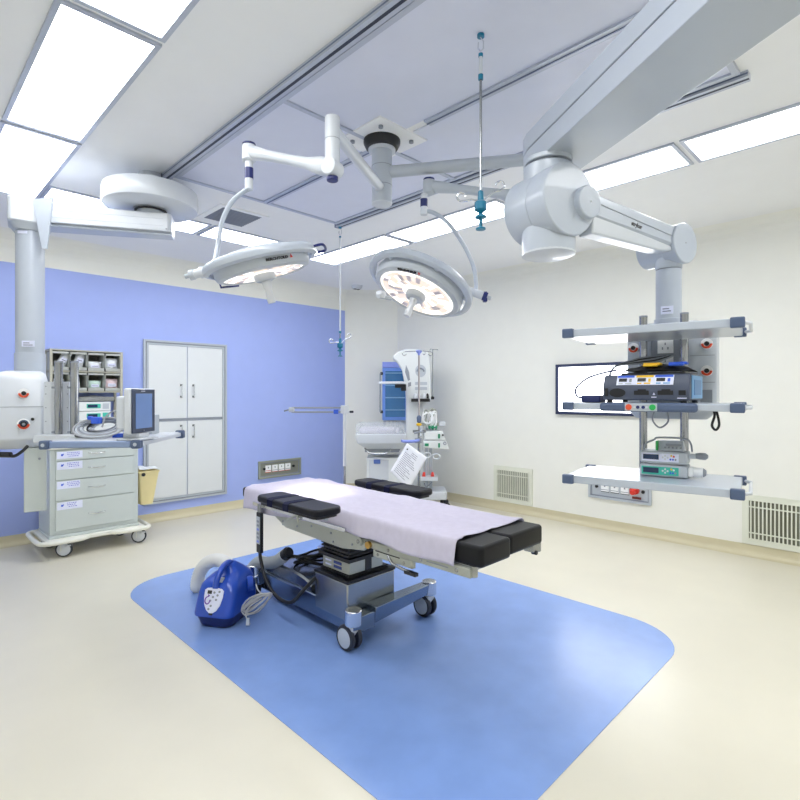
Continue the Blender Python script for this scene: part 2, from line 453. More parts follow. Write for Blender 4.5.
# outlet panels -----------------------------------------------------------
def outlet(name, label, loc, rot, right=False):
    t = thing(name, label, 'outlet panel', loc, rot)
    mb = MB(); fr(mb, -.34, 0, .34, .24, .022, -.03, 0, M_GREYL if right else M_GALV); fr(mb, -.318, .022, .318, .218, .014, -.016, 0, M_GREYM); build(mb, 'frame', t)
    mb = MB(); mb.box((-.304, -.008, .036), (.304, 0, .204), M_GREYL if right else M_PLATEG); build(mb, 'back_plate', t)
    n = 3 if right else 4
    for k in range(n):
        x = -.19+k*.105 if not right else -.155+k*.11
        mb = MB(); mb.box((x-.042, -.02, .085), (x+.042, -.008, .175), M_SOCK); mb.box((x-.042, -.0205, .1), (x+.042, -.02, .107), M_GREYM if k or right else M_RED)
        mb.box((x-.008, -.0212, .135), (x+.008, -.0205, .155), M_GREYM)
        mb.box((x-.045, -.014, .077), (x+.045, -.008, .083), M_RED if (k and not right) else M_BLACK if right else M_ORANGE)
        build(mb, 'socket', t, bevel=.002)
    for x in ((-.25, .22) if not right else (-.25, .255)):
        mb = MB(); mb.cyl((x, -.02, .13), (x, -.008, .13), .018, M_BLACK, n=14); build(mb, 'earth_terminal', t)
    if right:
        mb = MB(); mb.box((.14, -.012, .045), (.235, -.008, .07), mat('brown_tag', (110, 50, 44), .5)); build(mb, 'small_tag', t)
    return t
outlet('outlet_panel', 'grey framed outlet panel with four white sockets low on the blue wall', (3.975, YB, .34), 0)
outlet('outlet_panel', 'grey framed outlet panel on the cream wall below the lowest hanging shelf', (5.73, 2.33, .33), -PI/2, True)
t = thing('plug', 'red industrial plug in the outlet panel on the cream wall', 'plug', (5.70, 2.155, .47), -PI/2)
mb = MB(); mb.cyl((0, .022, 0), (0, -.03, 0), .045, M_RED, n=20); mb.cyl((0, -.03, 0), (0, -.075, -.02), .036, M_RED, r1=.026, n=20); build(mb, 'body', t, bevel=.004)
mb = MB(); mb.box((-.02, -.034, .034), (.02, .0, .05), M_RED); build(mb, 'flap', t, bevel=.003)

# return air grilles ------------------------------------------------------
def grille(label, y0, y1):
    t = thing('air_grille', label, 'air grille', (5.73, (y0+y1)/2, .105), -PI/2, 'return air grilles low on the cream wall')
    w = y1-y0; h = .46
    mb = MB(); fr(mb, -w/2, 0, w/2, h, .045, -.016, 0, M_RACKG); fr(mb, -w/2+.04, .04, w/2-.04, h-.04, .014, -.02, 0, M_RACKG); build(mb, 'frame', t)
    mb = MB(); mb.box((-w/2+.05, -.004, .05), (w/2-.05, 0, h-.05), mat('grille_backing_olive', (126, 128, 112), .6)); build(mb, 'backing', t)  # plain olive backing plate behind the bars
    mb = MB(); n = 17
    for k in range(n):
        x = -w/2+.07+k*(w-.14)/(n-1); mb.box((x-.005, -.02, .054), (x+.005, -.008, h-.054), M_RACKG)
    for z in (.11, h-.11): mb.box((-w/2+.054, -.024, z-.006), (w/2-.054, -.02, z+.006), M_RACKG)
    build(mb, 'bars', t)
M_RACKG = mat('grille_cream', (224, 226, 212), .45)
grille('small cream barred air grille at floor level behind the foot of the operating table', 3.4, 3.97)
grille('cream barred air grille low on the wall at the right edge, beyond the hanging shelves', .55, 1.18)

# film viewer ---------------------------------------------------------------
t = thing('film_viewer', 'wide black-framed glowing white film viewer on the cream wall', 'light box', (5.73, 2.40, 1.26), -PI/2)
mb = MB(); fr(mb, -.67, 0, .67, .59, .035, -.045, 0, mat('viewer_frame', (58, 66, 96), .4, .3)); build(mb, 'frame', t, bevel=.004)
mb = MB(); mb.box((-.635, -.025, .035), (.635, 0, .555), M_FILM); build(mb, 'screen', t)
# ================================================================== operating table
T = thing('operating_table', 'wheeled stainless operating table with black pads under a lilac sheet', 'operating table', (2.23, 2.5, 0))
def bw(mb, name, parent=T, **kw): return build(mb, name, parent, world=True, **kw)
def rr(x0, y0, x1, y1, r, n=5): return rrect(x1-x0, y1-y0, r, n, (x0+x1)/2, (y0+y1)/2)
# base shroud
mb = MB(); mb.prism([(1.99, 2.37), (2.12, 2.37), (2.20, 2.46), (2.48, 2.60), (2.52, 2.66), (2.52, 3.46), (1.99, 3.46)], .065, .2, M_STEELM); bw(mb, 'base_shroud', bevel=.012)
mb = MB()
rings = []
for k in range(13):
    a = PI*k/12; y = 3.13-.30*math.cos(a); hh = .2+.085*math.sin(a)**.6 if 0 < k < 12 else .2
    rings.append([(2.01, y, .19), (2.01, y, hh-.012), (2.022, y, hh), (2.488, y, hh), (2.50, y, hh-.012), (2.50, y, .19)])
mb.loft(rings, M_STEEL); bw(mb, 'base_cover')
mb = MB(); mb.box((1.955, 2.395, .15), (2.345, 2.72, .372), M_STEEL); bx_ = bw(mb, 'column_housing', bevel=.008)
mb = MB(); mb.box((1.95, 2.39, .372), (2.35, 2.725, .39), M_BLACK); bw(mb, 'housing_rim', bevel=.003)
mb = MB()
for k in range(3): mb.box((1.985+.006*(k % 2), 2.42+.006*(k % 2), .39+.006*k), (2.31-.006*(k % 2), 2.70-.006*(k % 2), .396+.006*k), M_BLACK)
bw(mb, 'lower_bellows')
mb = MB(); mb.box((1.995, 2.425, .408), (2.27, 2.69, .487), M_CREAMM); cc = bw(mb, 'column_collar', bevel=.005)
mb = MB()
for k in range(2):
    mb.box((1.992, 2.50, .425+.026*k), (1.995, 2.575, .441+.026*k), mat('collar_label', (56, 70, 140), .4)); mb.box((1.9925, 2.60, .428+.026*k), (1.995, 2.66, .438+.026*k), M_LABEL)
bw(mb, 'collar_stickers', cc)
mb = MB(); mb.box((2.12, 2.42, .412), (2.17, 2.425, .485), M_BLACK); bw(mb, 'black_cover', cc)
mb = MB(); mb.box((1.975, 2.405, .487), (2.29, 2.71, .508), M_BLACK); mb.box((2.0, 2.43, .508), (2.26, 2.69, .60), M_BLACK)
for k in range(4): mb.box((1.99, 2.42, .515+.022*k), (2.27, 2.70, .525+.022*k), M_BLACK)
bw(mb, 'upper_bellows')
# feet and castors
def caster(x, y, name='caster'):
    mb = MB(); mb.cyl((x, y, .155), (x, y, .245), .05, M_CHROME, n=28); h = bw(mb, name, bevel=.006)
    mb = MB(); mb.loft([[(x+a*.030, y+.012+b*.034, z) for a, b in ((1, 1), (-1, 1), (-1, -1), (1, -1))] for z in (.16, .12)]+[[(x+a*.012, y+.035+b*.024, .07) for a, b in ((1, 1), (-1, 1), (-1, -1), (1, -1))]], M_WHITE); bw(mb, 'fork', h, bevel=.006)
    for s in (-1, 1):
        mb = MB(); X = Matrix.Translation((x+s*.027, y+.035, .075+.003)) @ Matrix.Rotation(PI/2, 4, 'Y')
        mb.lathe([(.05, -.016), (.070, -.014), (.075, -.006), (.075, .006), (.070, .014), (.05, .016)], M_RUBBER, X=X, n=32)
        wh = bw(mb, 'wheel', h)
        mb = MB(); mb.lathe([(.0, s*.0205), (.035, s*.0205), (.056, s*.017), (.058, s*.01)], M_GREYL, X=X, n=28); bw(mb, 'hub_cap', wh)
    return h
for (x, y) in ((1.95, 2.335), (2.61, 2.335), (1.95, 3.47), (2.58, 3.47)): caster(x, y)
mb = MB()
mb.hexa([(2.10, 2.31, .125), (2.58, 2.31, .165), (2.58, 2.37, .165), (2.10, 2.37, .125)], [(2.10, 2.30, .225), (2.58, 2.30, .238), (2.58, 2.37, .238), (2.10, 2.40, .225)], M_STEELM)
bw(mb, 'foot_arm', bevel=.006)
mb = MB(); mb.hexa([(1.93, 2.31, .13), (2.10, 2.31, .10), (2.10, 2.40, .10), (1.93, 2.37, .13)], [(1.93, 2.31, .20), (2.10, 2.31, .20), (2.10, 2.42, .20), (1.93, 2.37, .20)], M_STEELM); bw(mb, 'foot_arm', bevel=.005)
mb = MB(); mb.box((1.95, 3.42, .10), (2.58, 3.50, .20), M_STEELM); bw(mb, 'foot_arm', bevel=.006)
# table top frame
mb = MB(); mb.prism([(3.16, .655), (3.16, .69), (2.25, .69), (2.20, .655), (2.22, .615), (2.42, .587), (3.02, .60)], 1.932, 1.95, M_CREAMM, basis((0, 0, 0), (0, 1, 0), (0, 0, 1), (1, 0, 0)))
sp = bw(mb, 'side_panel', bevel=.003)
mb = MB()
for y, z in ((3.05, .64), (2.88, .635), (2.72, .665), (2.52, .66), (2.5, .61), (2.32, .63)): mb.cyl((1.931, y, z), (1.926, y, z), .007, M_GREYM, n=10)
bw(mb, 'screws', sp)
mb = MB(); mb.prism([(3.16, .655), (3.16, .69), (2.25, .69), (2.20, .655), (2.22, .615), (2.42, .587), (3.02, .60)], 2.51, 2.528, M_CREAMM, basis((0, 0, 0), (0, 1, 0), (0, 0, 1), (1, 0, 0))); bw(mb, 'side_panel', bevel=.003)
mb = MB(); mb.box((1.95, 2.28, .60), (2.51, 3.10, .68), M_GREYM); bw(mb, 'under_frame', bevel=.006)
# leg section frames
for x0, x1 in ((1.932, 1.957), (2.503, 2.528)):
    mb = MB(); mb.box((x0-.004, 1.84, .60), (x1, 2.14, .645), M_CREAMM); mb.box((x0-.002, 1.80, .64), (x1, 2.30, .685), M_CREAMM); bw(mb, 'hinge_plate', bevel=.006)
    mb = MB(); mb.box((x0-.004, 1.47, .645), (x1-.004, 1.86, .69), M_CREAMM)
    mb.cyl((x0-.006, 1.55, .667), (x1, 1.55, .667), .012, M_STEEL, n=14); mb.cyl((x0-.006, 1.78, .667), (x1, 1.78, .667), .012, M_STEEL, n=14)
    bw(mb, 'leg_section_rail', bevel=.003)
    mb = MB()
    for yy, zz_ in ((1.90, .62), (2.02, .66), (2.10, .62), (2.20, .665)): mb.cyl((x0-.006, yy, zz_), (x0+.004, yy, zz_), .009, M_STEEL, n=12)
    mb.box((x0-.0045, 1.93, .635), (x0, 2.12, .641), M_BLACK); mb.box((x0-.006, 1.60, .664), (x0-.003, 1.74, .67), M_GREYM); bw(mb, 'hinge_bolts')
    mb = MB(); mb.cyl((x0+.03, 1.475, .645), (x0+.03, 1.475, .70), .02, M_STEEL, n=20); bw(mb, 'rail_end', bevel=.003)
mb = MB(); mb.cyl((1.915, 2.25, .665), (1.95, 2.25, .665), .028, M_CREAMM, n=20); mb.cyl((1.91, 2.25, .665), (1.915, 2.25, .665), .012, M_STEEL, n=14); bw(mb, 'hinge_knob'); mb = MB(); mb.cyl((1.912, 2.17, .66), (1.94, 2.17, .66), .02, mat('brass_knob', (190, 150, 80), .3, .8), n=18)
bw(mb, 'brass_knob')
mb = MB(); mb.box((1.945, 1.47, .672), (2.18, 2.12, .70), M_STEEL); mb.box((2.205, 1.49, .672), (2.50, 2.12, .70), M_STEEL); bw(mb, 'leg_section_plate', bevel=.003)
mb = MB(); mb.box((1.95, 2.12, .68), (2.51, 3.60, .715), M_STEEL); bw(mb, 'top_plate', bevel=.003)
mb = MB(); mb.tube([(1.93, 2.02, .63), (1.92, 1.98, .60), (1.92, 1.86, .585)], .008, M_STEEL); mb.box((1.908, 1.80, .575), (1.932, 1.88, .592), M_BLACK); bw(mb, 'release_lever')
# chrome accessory rails
for x in (1.905, 2.555):
    mb = MB(); mb.box((x-.006, 2.35, .70), (x+.006, 3.40, .725), M_CHROME)
    for y in (2.45, 2.85, 3.3): mb.cyl((x, y, .712), (2.0 if x < 2 else 2.46, y, .712), .009, M_STEEL, n=10)
    bw(mb, 'side_rail', bevel=.002)
# pads
def pad(x0, y0, x1, y1, z0, z1, m=M_PAD, name='pad', b=.016): mb = MB(); mb.prism(rr(x0, y0, x1, y1, .025), z0, z1, m); return bw(mb, name, bevel=b, seg=3)
pad(1.952, 2.13, 2.51, 3.66, .715, .79, name='back_pad')
pad(1.935, 1.41, 2.185, 2.12, .70, .80, name='leg_pad'); pad(2.20, 1.43, 2.52, 2.12, .70, .80, name='leg_pad')
mb = MB(); mb.box((2.44, 1.445, .66), (2.50, 1.50, .70), M_STEEL); mb.cyl((2.47, 1.44, .655), (2.47, 1.47, .655), .012, M_BLACK, n=12); bw(mb, 'leg_clamp', bevel=.002)
# arm boards (near, far)
def arm_board(x0, x1, y0, y1, z, near):
    s = 1 if near else -1
    pts = rr(x0, y0, x1, y1, .05, 6)
    mb = MB(); mb.prism(pts, z-.042, z, M_PADN); a = bw(mb, 'arm_board', bevel=.012, seg=3)
    cx = (x0+x1)/2
    for yy in (y0+.27*(y1-y0)+.12, y0+.72*(y1-y0)):
        mb = MB(); w = .055; zz = z+.0025; h = .0
        prof = [(x0-.004, z-.046), (x0-.004, z-.008), (x0+.010, zz), (x1-.010, zz), (x1+.004, z-.008), (x1+.004, z-.046)]
        rg = []
        for (px, pz) in prof: rg.append([(px, yy-w/2, pz), (px, yy+w/2, pz)])
        inner = [(px+(.003 if px < cx else -.003), pz-.003) for px, pz in prof]
        mb.loft([[(px, yy-w/2, pz), (px, yy+w/2, pz), (qx, yy+w/2, qz), (qx, yy-w/2, qz)] for (px, pz), (qx, qz) in zip(prof, inner)], M_STRAP); bw(mb, 'strap', a)
    mb = MB(); mb.prism(rr(x0+.015, y0+.02, x1-.015, y1-.02, .04, 6), z-.056, z-.042, M_BLACK)
    bw(mb, 'board_plate', a)
    ex = x1-.03 if near else x0+.03
    mb = MB(); mb.tube([(cx, y1-.05, z-.07), (cx+s*.05, y0+.30, z-.08), (cx+s*.02, y0+.06, z-.072)], .011, M_GREYL, smooth=5); bw(mb, 'under_bar', a)
    rx = 1.905 if near else 2.555
    mb = MB(); mb.box((rx-.022, y1-.17, z-.155), (rx+.014, y1-.11, z-.10), M_STEEL); mb.cyl((rx-s*.005, y1-.14, z-.12), (cx+s*.03, y1-.14, z-.065), .012, M_CREAMM, n=12)
    mb.cyl((rx-s*.02, y1-.14, z-.19), (rx-s*.02, y1-.14, z-.08), .008, M_CREAMM, n=10); mb.tube([(rx-s*.02, y1-.14, z-.14), (rx-s*.075, y1-.10, z-.17)], .007, M_CREAMM)
    bw(mb, 'clamp', a, bevel=.002)
arm_board(1.66, 1.855, 2.30, 2.95, .868, True)
arm_board(2.575, 2.75, 2.40, 3.10, .838, False)
# hand control on its cable
mb = MB(); mb.box((1.875, 3.25, .385), (1.90, 3.31, .67), M_BLACK); hc = bw(mb, 'hand_control', bevel=.006)
mb = MB(); mb.box((1.872, 3.258, .45), (1.875, 3.302, .64), M_GREYL)
for k in range(6): mb.box((1.8705, 3.266, .46+k*.028), (1.872, 3.294, .475+k*.028), M_GREYM if k % 3 else M_LILAC)
bw(mb, 'key_panel', hc)
mb = MB(); mb.tube([(1.888, 3.28, .39), (1.885, 3.26, .33), (1.86, 3.14, .22), (1.85, 2.98, .16), (1.86, 2.84, .17), (1.90, 2.76, .26), (1.96, 2.72, .33), (2.02, 2.70, .37)], lambda t: .012 if t < .9 else .009, M_CABLEK, smooth=6); bw(mb, 'hand_control_cable', hc)
mb = MB(); mb.box((1.88, 3.26, .66), (1.905, 3.30, .725), M_STEEL); bw(mb, 'hook', hc)

# ------------------------------------------------------------------ drape sheet
def sheet():
    y0, y1 = 1.555, 3.585
    prof = [(1.922, .672), (1.924, .70), (1.927, .73), (1.930, .76), (1.934, .785), (1.942, .800), (1.958, .8065)]
    prof += [(1.958+(2.512-1.958)*k/16, .8065) for k in range(1, 16)]
    prof += [(2.512, .8065), (2.526, .800), (2.534, .785), (2.537, .755), (2.540, .72)]
    n = len(prof)-1; nv = 110
    rnd = random.Random(4)
    def noise(a, b): return math.sin(a*3.1+1.3*math.sin(b*2.2+.4))*math.cos(b*4.7+.8*math.sin(a*5.1))
    def fn(i, j):
        k = i*n; a = int(min(k, n-1)); t = k-a
        x = prof[a][0]*(1-t)+prof[a+1][0]*t; z = prof[a][1]*(1-t)+prof[a+1][1]*t
        y = y0+(y1-y0)*j
        yy = y
        top = 1 if 7 <= k <= n-4 else 0
        if top:
            z += .005*max(0, noise(x*4, y*3))+.004*max(0, math.sin((x*1.4+y)*9))**6+.005*max(0, math.sin((x*5.5-y*.7)*2.4))**14+.004*max(0, math.sin((y*2.1+x*.5)*2.2))**18
            z += .02*math.exp(-((y-3.32)/.10)**2)*math.exp(-((x-2.40)/.16)**2)+.012*math.exp(-((y-3.1)/.09)**2)*math.exp(-((x-2.1)/.2)**2)
            z += .012*math.exp(-((y-3.5)/.05)**2)*(.5+.5*math.sin(x*22))
        elif k < 7:
            d = (7-k)/7
            x -= d*(.004+.010*max(0, math.sin(y*7.3+.6*math.sin(y*3)))**2+.008*max(0, math.sin(y*17+1.1)))
            z += d*(.012*math.sin(y*5.2+.5)+.006*math.sin(y*13))
            z += d*.032*max(0, math.sin(PI*min(1, max(0, (y-1.56)/1.5))))
            if y > 3.35: z -= d*.03*(y-3.35)/.2; x += d*.012
        else:
            d = (k-(n-4))/4
            x += d*.008*max(0, math.sin(y*9)); z += d*.01*math.sin(y*6)
        y += .006*math.sin(x*14)*(j > .97)
        return (x, y, z)
    mb = MB(); mb.grid(fn, n*2, nv, M_SHEET)
    o = solo(mb, 'sheet', 'crumpled lilac disposable sheet draped over the operating table', 'sheet', loc=(2.23, 2.5, .8), solid=.0016, ang=80, recalc=False)
sheet()

# ------------------------------------------------------------------ screen frame on pole at far rail
t = thing('screen_pole', 'tall white pole with thin horizontal double bar, clamped behind the operating table', 'pole', (2.60, 3.22, .74))
S = lambda mb, name, par=t, **kw: build(mb, name, par, world=True, **kw)
px, py = 2.60, 3.22
mb = MB(); mb.cyl((px, py, .74), (px, py, 1.02), .009, M_STEEL, n=14); mb.cyl((px, py, .93), (px, py, 1.37), .014, M_WHITE, n=16); S(mb, 'pole')
mb = MB(); mb.box((2.545, py-.03, .69), (2.62, py+.03, .75), M_STEEL); S(mb, 'clamp', bevel=.003)
A = P(290, 410, 4.12); B = Vector((px, py, 1.375)); dirv = (A-B); dirv.z = 0; dirv.normalize()
A = B+dirv*.42
mb = MB(); mb.tube([B+UP*.016, A+UP*.016], .007, M_GREYM); mb.tube([B-UP*.018, A-UP*.018], .007, M_GREYM); S(mb, 'double_bar')
mb = MB(); mb.cyl(B-dirv*.04-UP*.016, B-dirv*.07-UP*.016, .009, M_BLACK, n=12); mb.cyl(B+dirv*.05-UP*.016, B+dirv*.085-UP*.016, .018, M_BLUEP, n=14); S(mb, 'knob')
mb = MB(); mb.box((px-.025, py-.025, 1.345), (px+.025, py+.025, 1.41), M_WHITE); mb.cyl(B-dirv*.04-UP*.016, B-UP*.016, .008, M_WHITE, n=10); S(mb, 'joint_block', bevel=.006)
mb = MB(); mb.cyl(A-RGT*.02, A+RGT*.02, .02, M_GREYL, n=12); mb.cyl(A+dirv*.02, A+dirv*.06-UP*.01, .006, M_GREYM, n=10); S(mb, 'end_joint')

# ------------------------------------------------------------------ blue patient warmer unit
yaw = math.radians(-58)
U = thing('air_warmer', 'royal blue portable air-warmer unit with handle on the blue mat beside the table', 'warming unit', (1.633, 3.274, .003), yaw)
def ring(z, ya, yb, w, r=.05): return [(x, y, z) for x, y in rrect(w, yb-ya, min(r, w/2-.004, (yb-ya)/2-.004), 6, 0, (ya+yb)/2)]
HS = .935
_r = ring
def ring(z, ya, yb, w, r=.05): return _r(z*HS, ya, yb, w*1.06, r)
mb = MB(); mb.loft([ring(0, -.135, .15, .19), ring(.02, -.15, .16, .215), ring(.07, -.165, .168, .24), ring(.085, -.168, .17, .245)], M_DBLUE); build(mb, 'base', U, ang=60)
mb = MB(); mb.loft([ring(.084, -.178, .176, .258), ring(.10, -.18, .18, .262), ring(.16, -.160, .18, .262), ring(.22, -.140, .178, .255), ring(.27, -.122, .178, .244, .06), ring(.30, -.08, .172, .218, .06), ring(.325, -.02, .162, .175, .055), ring(.35, .0, .14, .115, .04), ring(.375, .015, .11, .062, .026), ring(.388, .03, .09, .036, .014)], M_RBLUE)
bod = build(mb, 'body', U, ang=60)
mb = MB(); mb.tube([(0, -.125, .245), (0, -.11, .29), (0, -.075, .332), (0, -.03, .36), (0, .02, .365), (0, .07, .346)], .019, M_RBLUE, n=14, smooth=6, flat=1.25); build(mb, 'handle', U)
mb = MB(); mb.prism([(-.03, -.02), (.03, -.02), (.03, .02), (-.03, .02)], 0, .004, M_GREYL, basis((0, -.078, .284), (1, 0, 0), (0, .86, .5), (0, -.5, .86))); build(mb, 'top_label', U)
# control shield on sloped face
sl = Vector((0, .35, 1)).normalized(); nrm = Vector((0, -1, .35)).normalized()
Xs = basis((0, -.150, .180), (1, 0, 0), sl, nrm)
shield = [(-.066, .058), (-.05, .070), (0, .076), (.05, .070), (.066, .058), (.066, .02), (.055, -.03), (.035, -.062), (.012, -.078), (-.012, -.078), (-.035, -.062), (-.055, -.03), (-.066, .02)]
mb = MB(); mb.prism(shield, 0, .005, M_LABEL, Xs); sh = build(mb, 'control_panel', U)
mb = MB(); mb.prism([(-.045, .035), (-.015, .035), (-.015, .056), (-.045, .056)], .005, .0065, M_BLACK, Xs)
for x, y in ((.01, .045), (.035, .03), (.005, .018), (.03, .003), (-.01, -.005), (.0, -.035), (-.012, -.055), (.045, .052)):
    mb.prism([(x-.007+.008*math.cos(k), y+.007*math.sin(k)) for k in [i*PI/4 for i in range(8)]], .005, .0065, M_GREYM, Xs)
build(mb, 'buttons', sh)
mb = MB(); mb.tube([(-.036+.017*math.cos(a), -.004+.022*math.sin(a), .007) for a in [math.radians(100+i*22) for i in range(13)]], .0038, mat('violet_mark', (110, 50, 170), .5), n=6, X=Xs)
mb.prism([(-.036, .014), (-.024, .024), (-.037, .033)], .005, .008, MC['violet_mark'], Xs); build(mb, 'swirl_mark', sh)
mb = MB(); mb.box((-.012, -.1835, .096), (.012, -.178, .106), M_BLACK); build(mb, 'latch', U)
mb = MB(); mb.cyl((.115, .06, .22), (.145, .085, .22), .05, M_RBLUE, n=24); mb.cyl((.145, .085, .22), (.15, .089, .22), .03, M_DBLUE, n=20); build(mb, 'port', U, bevel=.006)
mb = MB(); mb.tube([(.147, .10, .25), (.165, .12, .26), (.165, .14, .20)], .004, M_CHROME); build(mb, 'side_catch', U)
def corr(r, k): return lambda t: r*(1+.05*math.sin(t*k))
# arching white hose from the unit's back
mb = MB(); pts = [P(210, 606, 3.95), P(200, 600, 3.95), P(197, 585, 3.93), P(201, 570, 3.92), P(211, 561, 3.90), P(224, 562, 3.86), P(236, 575, 3.78), P(240, 588, 3.70)]
for p in pts: p.z = max(p.z, .045)
mb.tube(pts, corr(.048, 330), M_HOSE, n=16, smooth=14); build(mb, 'arching_hose', U, world=True, ang=60)
# cable bundle
mb = MB(); rnd = random.Random(3)
c = P(257, 603, 3.26)
for k in range(7):
    w = .012+.006*k; h = .085+rnd.random()*.025; off = Vector((rnd.uniform(-.012, .012), rnd.uniform(-.012, .012), rnd.uniform(-.01, .01)))
    aa = RGT*.92+UP*.38; bb = UP*.5-RGT*.25
    pts = [c+off+RGT*(k-3)*.004+(RGT*.82+UP*.55).normalized()*math.cos(a)*h+(UP*.8-RGT*.5).normalized()*math.sin(a)*w*(1-.35*math.cos(a))+FWD*(.01*math.sin(2*a+k)) for a in [2*PI*i/10 for i in range(10)]]
    mb.tube(pts, .0036, M_CABLE, n=6, closed=True, smooth=4)
mb.tube([c+RGT*.03+UP*.03, P(249, 607, 3.24), P(246, 615, 3.22), P(247, 619, 3.22)], .0045, M_CABLE, n=6, smooth=4)
mb.tube([c+RGT*.04+UP*.05, P(258, 590, 3.35), P(256, 584, 3.40)], .0045, M_CABLE, n=6, smooth=4)
build(mb, 'power_cable', U, world=True)
mb = MB(); q = P(248, 620, 3.22); mb.hexa([q+RGT*a*.012+FWD*b*.01-UP*.03 for a, b in ((-1, -1), (1, -1), (1, 1), (-1, 1))], [q+RGT*a*.008+FWD*b*.008+UP*.012 for a, b in ((-1, -1), (1, -1), (1, 1), (-1, 1))], M_GREYL)
mb.cyl(q-UP*.03+RGT*.006, q-UP*.045+RGT*.006, .002, M_STEEL, n=6); mb.cyl(q-UP*.03-RGT*.006, q-UP*.045-RGT*.006, .002, M_STEEL, n=6)
build(mb, 'mains_plug', U, world=True, bevel=.003)

# fabric hose over the table base
mb = MB(); pts = [P(246, 580, 3.86), P(251, 570, 3.85), P(259, 562, 3.82), P(268, 563, 3.78), P(277, 561, 3.72), P(285, 555, 3.66)]
mb.tube(pts, corr(.043, 200), M_HOSEG, n=16, smooth=12)
t = thing('warming_hose', 'grey fabric air hose with black end, laid over the operating table base', 'hose', tuple(pts[0]))
build(mb, 'hose', t, world=True, ang=60)
mb = MB(); d = (pts[-1]-pts[-2]).normalized(); mb.cyl(pts[-1]-d*.01, pts[-1]+d*.05, .041, M_BLACK, n=20); mb.cyl(pts[-1]+d*.05, pts[-1]+d*.065, .036, M_BLACK, r1=.03, n=20); build(mb, 'nozzle', t, world=True, bevel=.003)
# coiled black cable on base
mb = MB(); rnd = random.Random(11)
for k in range(5):
    cx, cy = 2.20+rnd.uniform(-.03, .03), 3.06+rnd.uniform(-.04, .03); ra, rb = .10+rnd.uniform(0, .05), .06+rnd.uniform(0, .03); ph = rnd.uniform(0, 3)
    mb.tube([(cx+ra*math.cos(a+.5)*.9, cy+rb*math.sin(a)*1.3, .31+.012*k+.022*math.sin(2*a+ph)) for a in [2*PI*i/12 for i in range(12)]], .008, M_CABLEK, n=8, closed=True, smooth=4)
solo(mb, 'black_cable', 'coiled thick black cable lying on the base under the operating table', 'cable', loc=(2.20, 3.06, .30))
# ================================================================== right equipment boom
def dirh(f, r): v = C(f, r); v.z = 0; return v.normalized()
N = dirh(-.866, .5)      # hinge axis, showing its caps towards the viewer's right
ARM = dirh(.5, .866)
hub = C(2.245, .64, 2.316); elb = C(2.67, 1.365, 2.25)
yawS = math.atan2(-.983, .184)
so = Vector((2.843, .906, 0))     # foot of the column axis
BM = thing('equipment_boom', 'huge white jointed ceiling arm carrying three hanging shelves on the right', 'equipment boom', (so.x, so.y, 1.38), yawS)
def Bw(mb, name, par=BM, **kw): return build(mb, name, par, world=True, **kw)
# ceiling arm (box beam) from ceiling pivot to hub
pivot = C(1.33, .93); farp = C(2.42, .665)
d = (farp-pivot).normalized(); s_ = Vector((d.y, -d.x, 0))
mb = MB()
X, L = along((pivot.x, pivot.y, 0), (farp.x, farp.y, 0))
out = [(-.14, -.10), (-.10, -.14), (L-.06, -.115), (L, -.10), (L, .10), (L-.06, .115), (-.10, .14), (-.14, .10)]
mb.prism(out, 2.505, 2.59, M_SILVERW, X); mb.prism([(x*.998, y*.96) for x, y in out], 2.59, 2.596, M_GREYM, X); mb.prism(out, 2.596, 2.67, M_SILVERW, X)
Bw(mb, 'ceiling_arm', bevel=.006)
mb = MB(); mb.cyl((pivot.x, pivot.y, 2.66), (pivot.x, pivot.y, 3.04), .11, M_SILVERW, n=32); mb.cyl((pivot.x, pivot.y, 3.04), (pivot.x, pivot.y, 3.10), .17, M_SILVERW, n=32); Bw(mb, 'ceiling_pivot', bevel=.006)
# hub
mb = MB(); mb.cyl((hub.x, hub.y, 2.40), (hub.x, hub.y, 2.475), .104, M_SILVERW, n=36); mb.cyl((hub.x, hub.y, 2.475), (hub.x, hub.y, 2.488), .088, M_GREYM, n=36); mb.cyl((hub.x, hub.y, 2.488), (hub.x, hub.y, 2.51), .10, M_SILVERW, n=36); Bw(mb, 'swivel_neck', bevel=.004)
mb = MB(); mb.cyl((hub.x, hub.y, 2.10), (hub.x, hub.y, 2.24), .112, M_SILVERW, n=40)
hc_ = hub-UP*.012; mb.cyl(hc_-N*.12, hc_+N*.02, .149, M_SILVERW, n=48); mb.cyl(hc_+N*.02, hc_+N*.122, .151, M_SILVERW, n=48); Bw(mb, 'hub_housing', bevel=.006)
mb = MB(); mb.lathe([(.0, -.004), (.09, -.004), (.112, .004), (.112, .012)], M_WHITE, X=Matrix.Translation((hub.x, hub.y, 2.094))); Bw(mb, 'hub_bottom_cap')
q = hub+ARM*.088+N*.045-UP*.016
mb = MB(); mb.cyl(q, q+N*.105, .068, M_SILVERW, n=40); Bw(mb, 'hinge_cap', bevel=.005)
mb = MB(); mb.cyl(q+N*.105, q+N*.108, .005, M_CHROME, n=12); Bw(mb, 'hinge_pin')
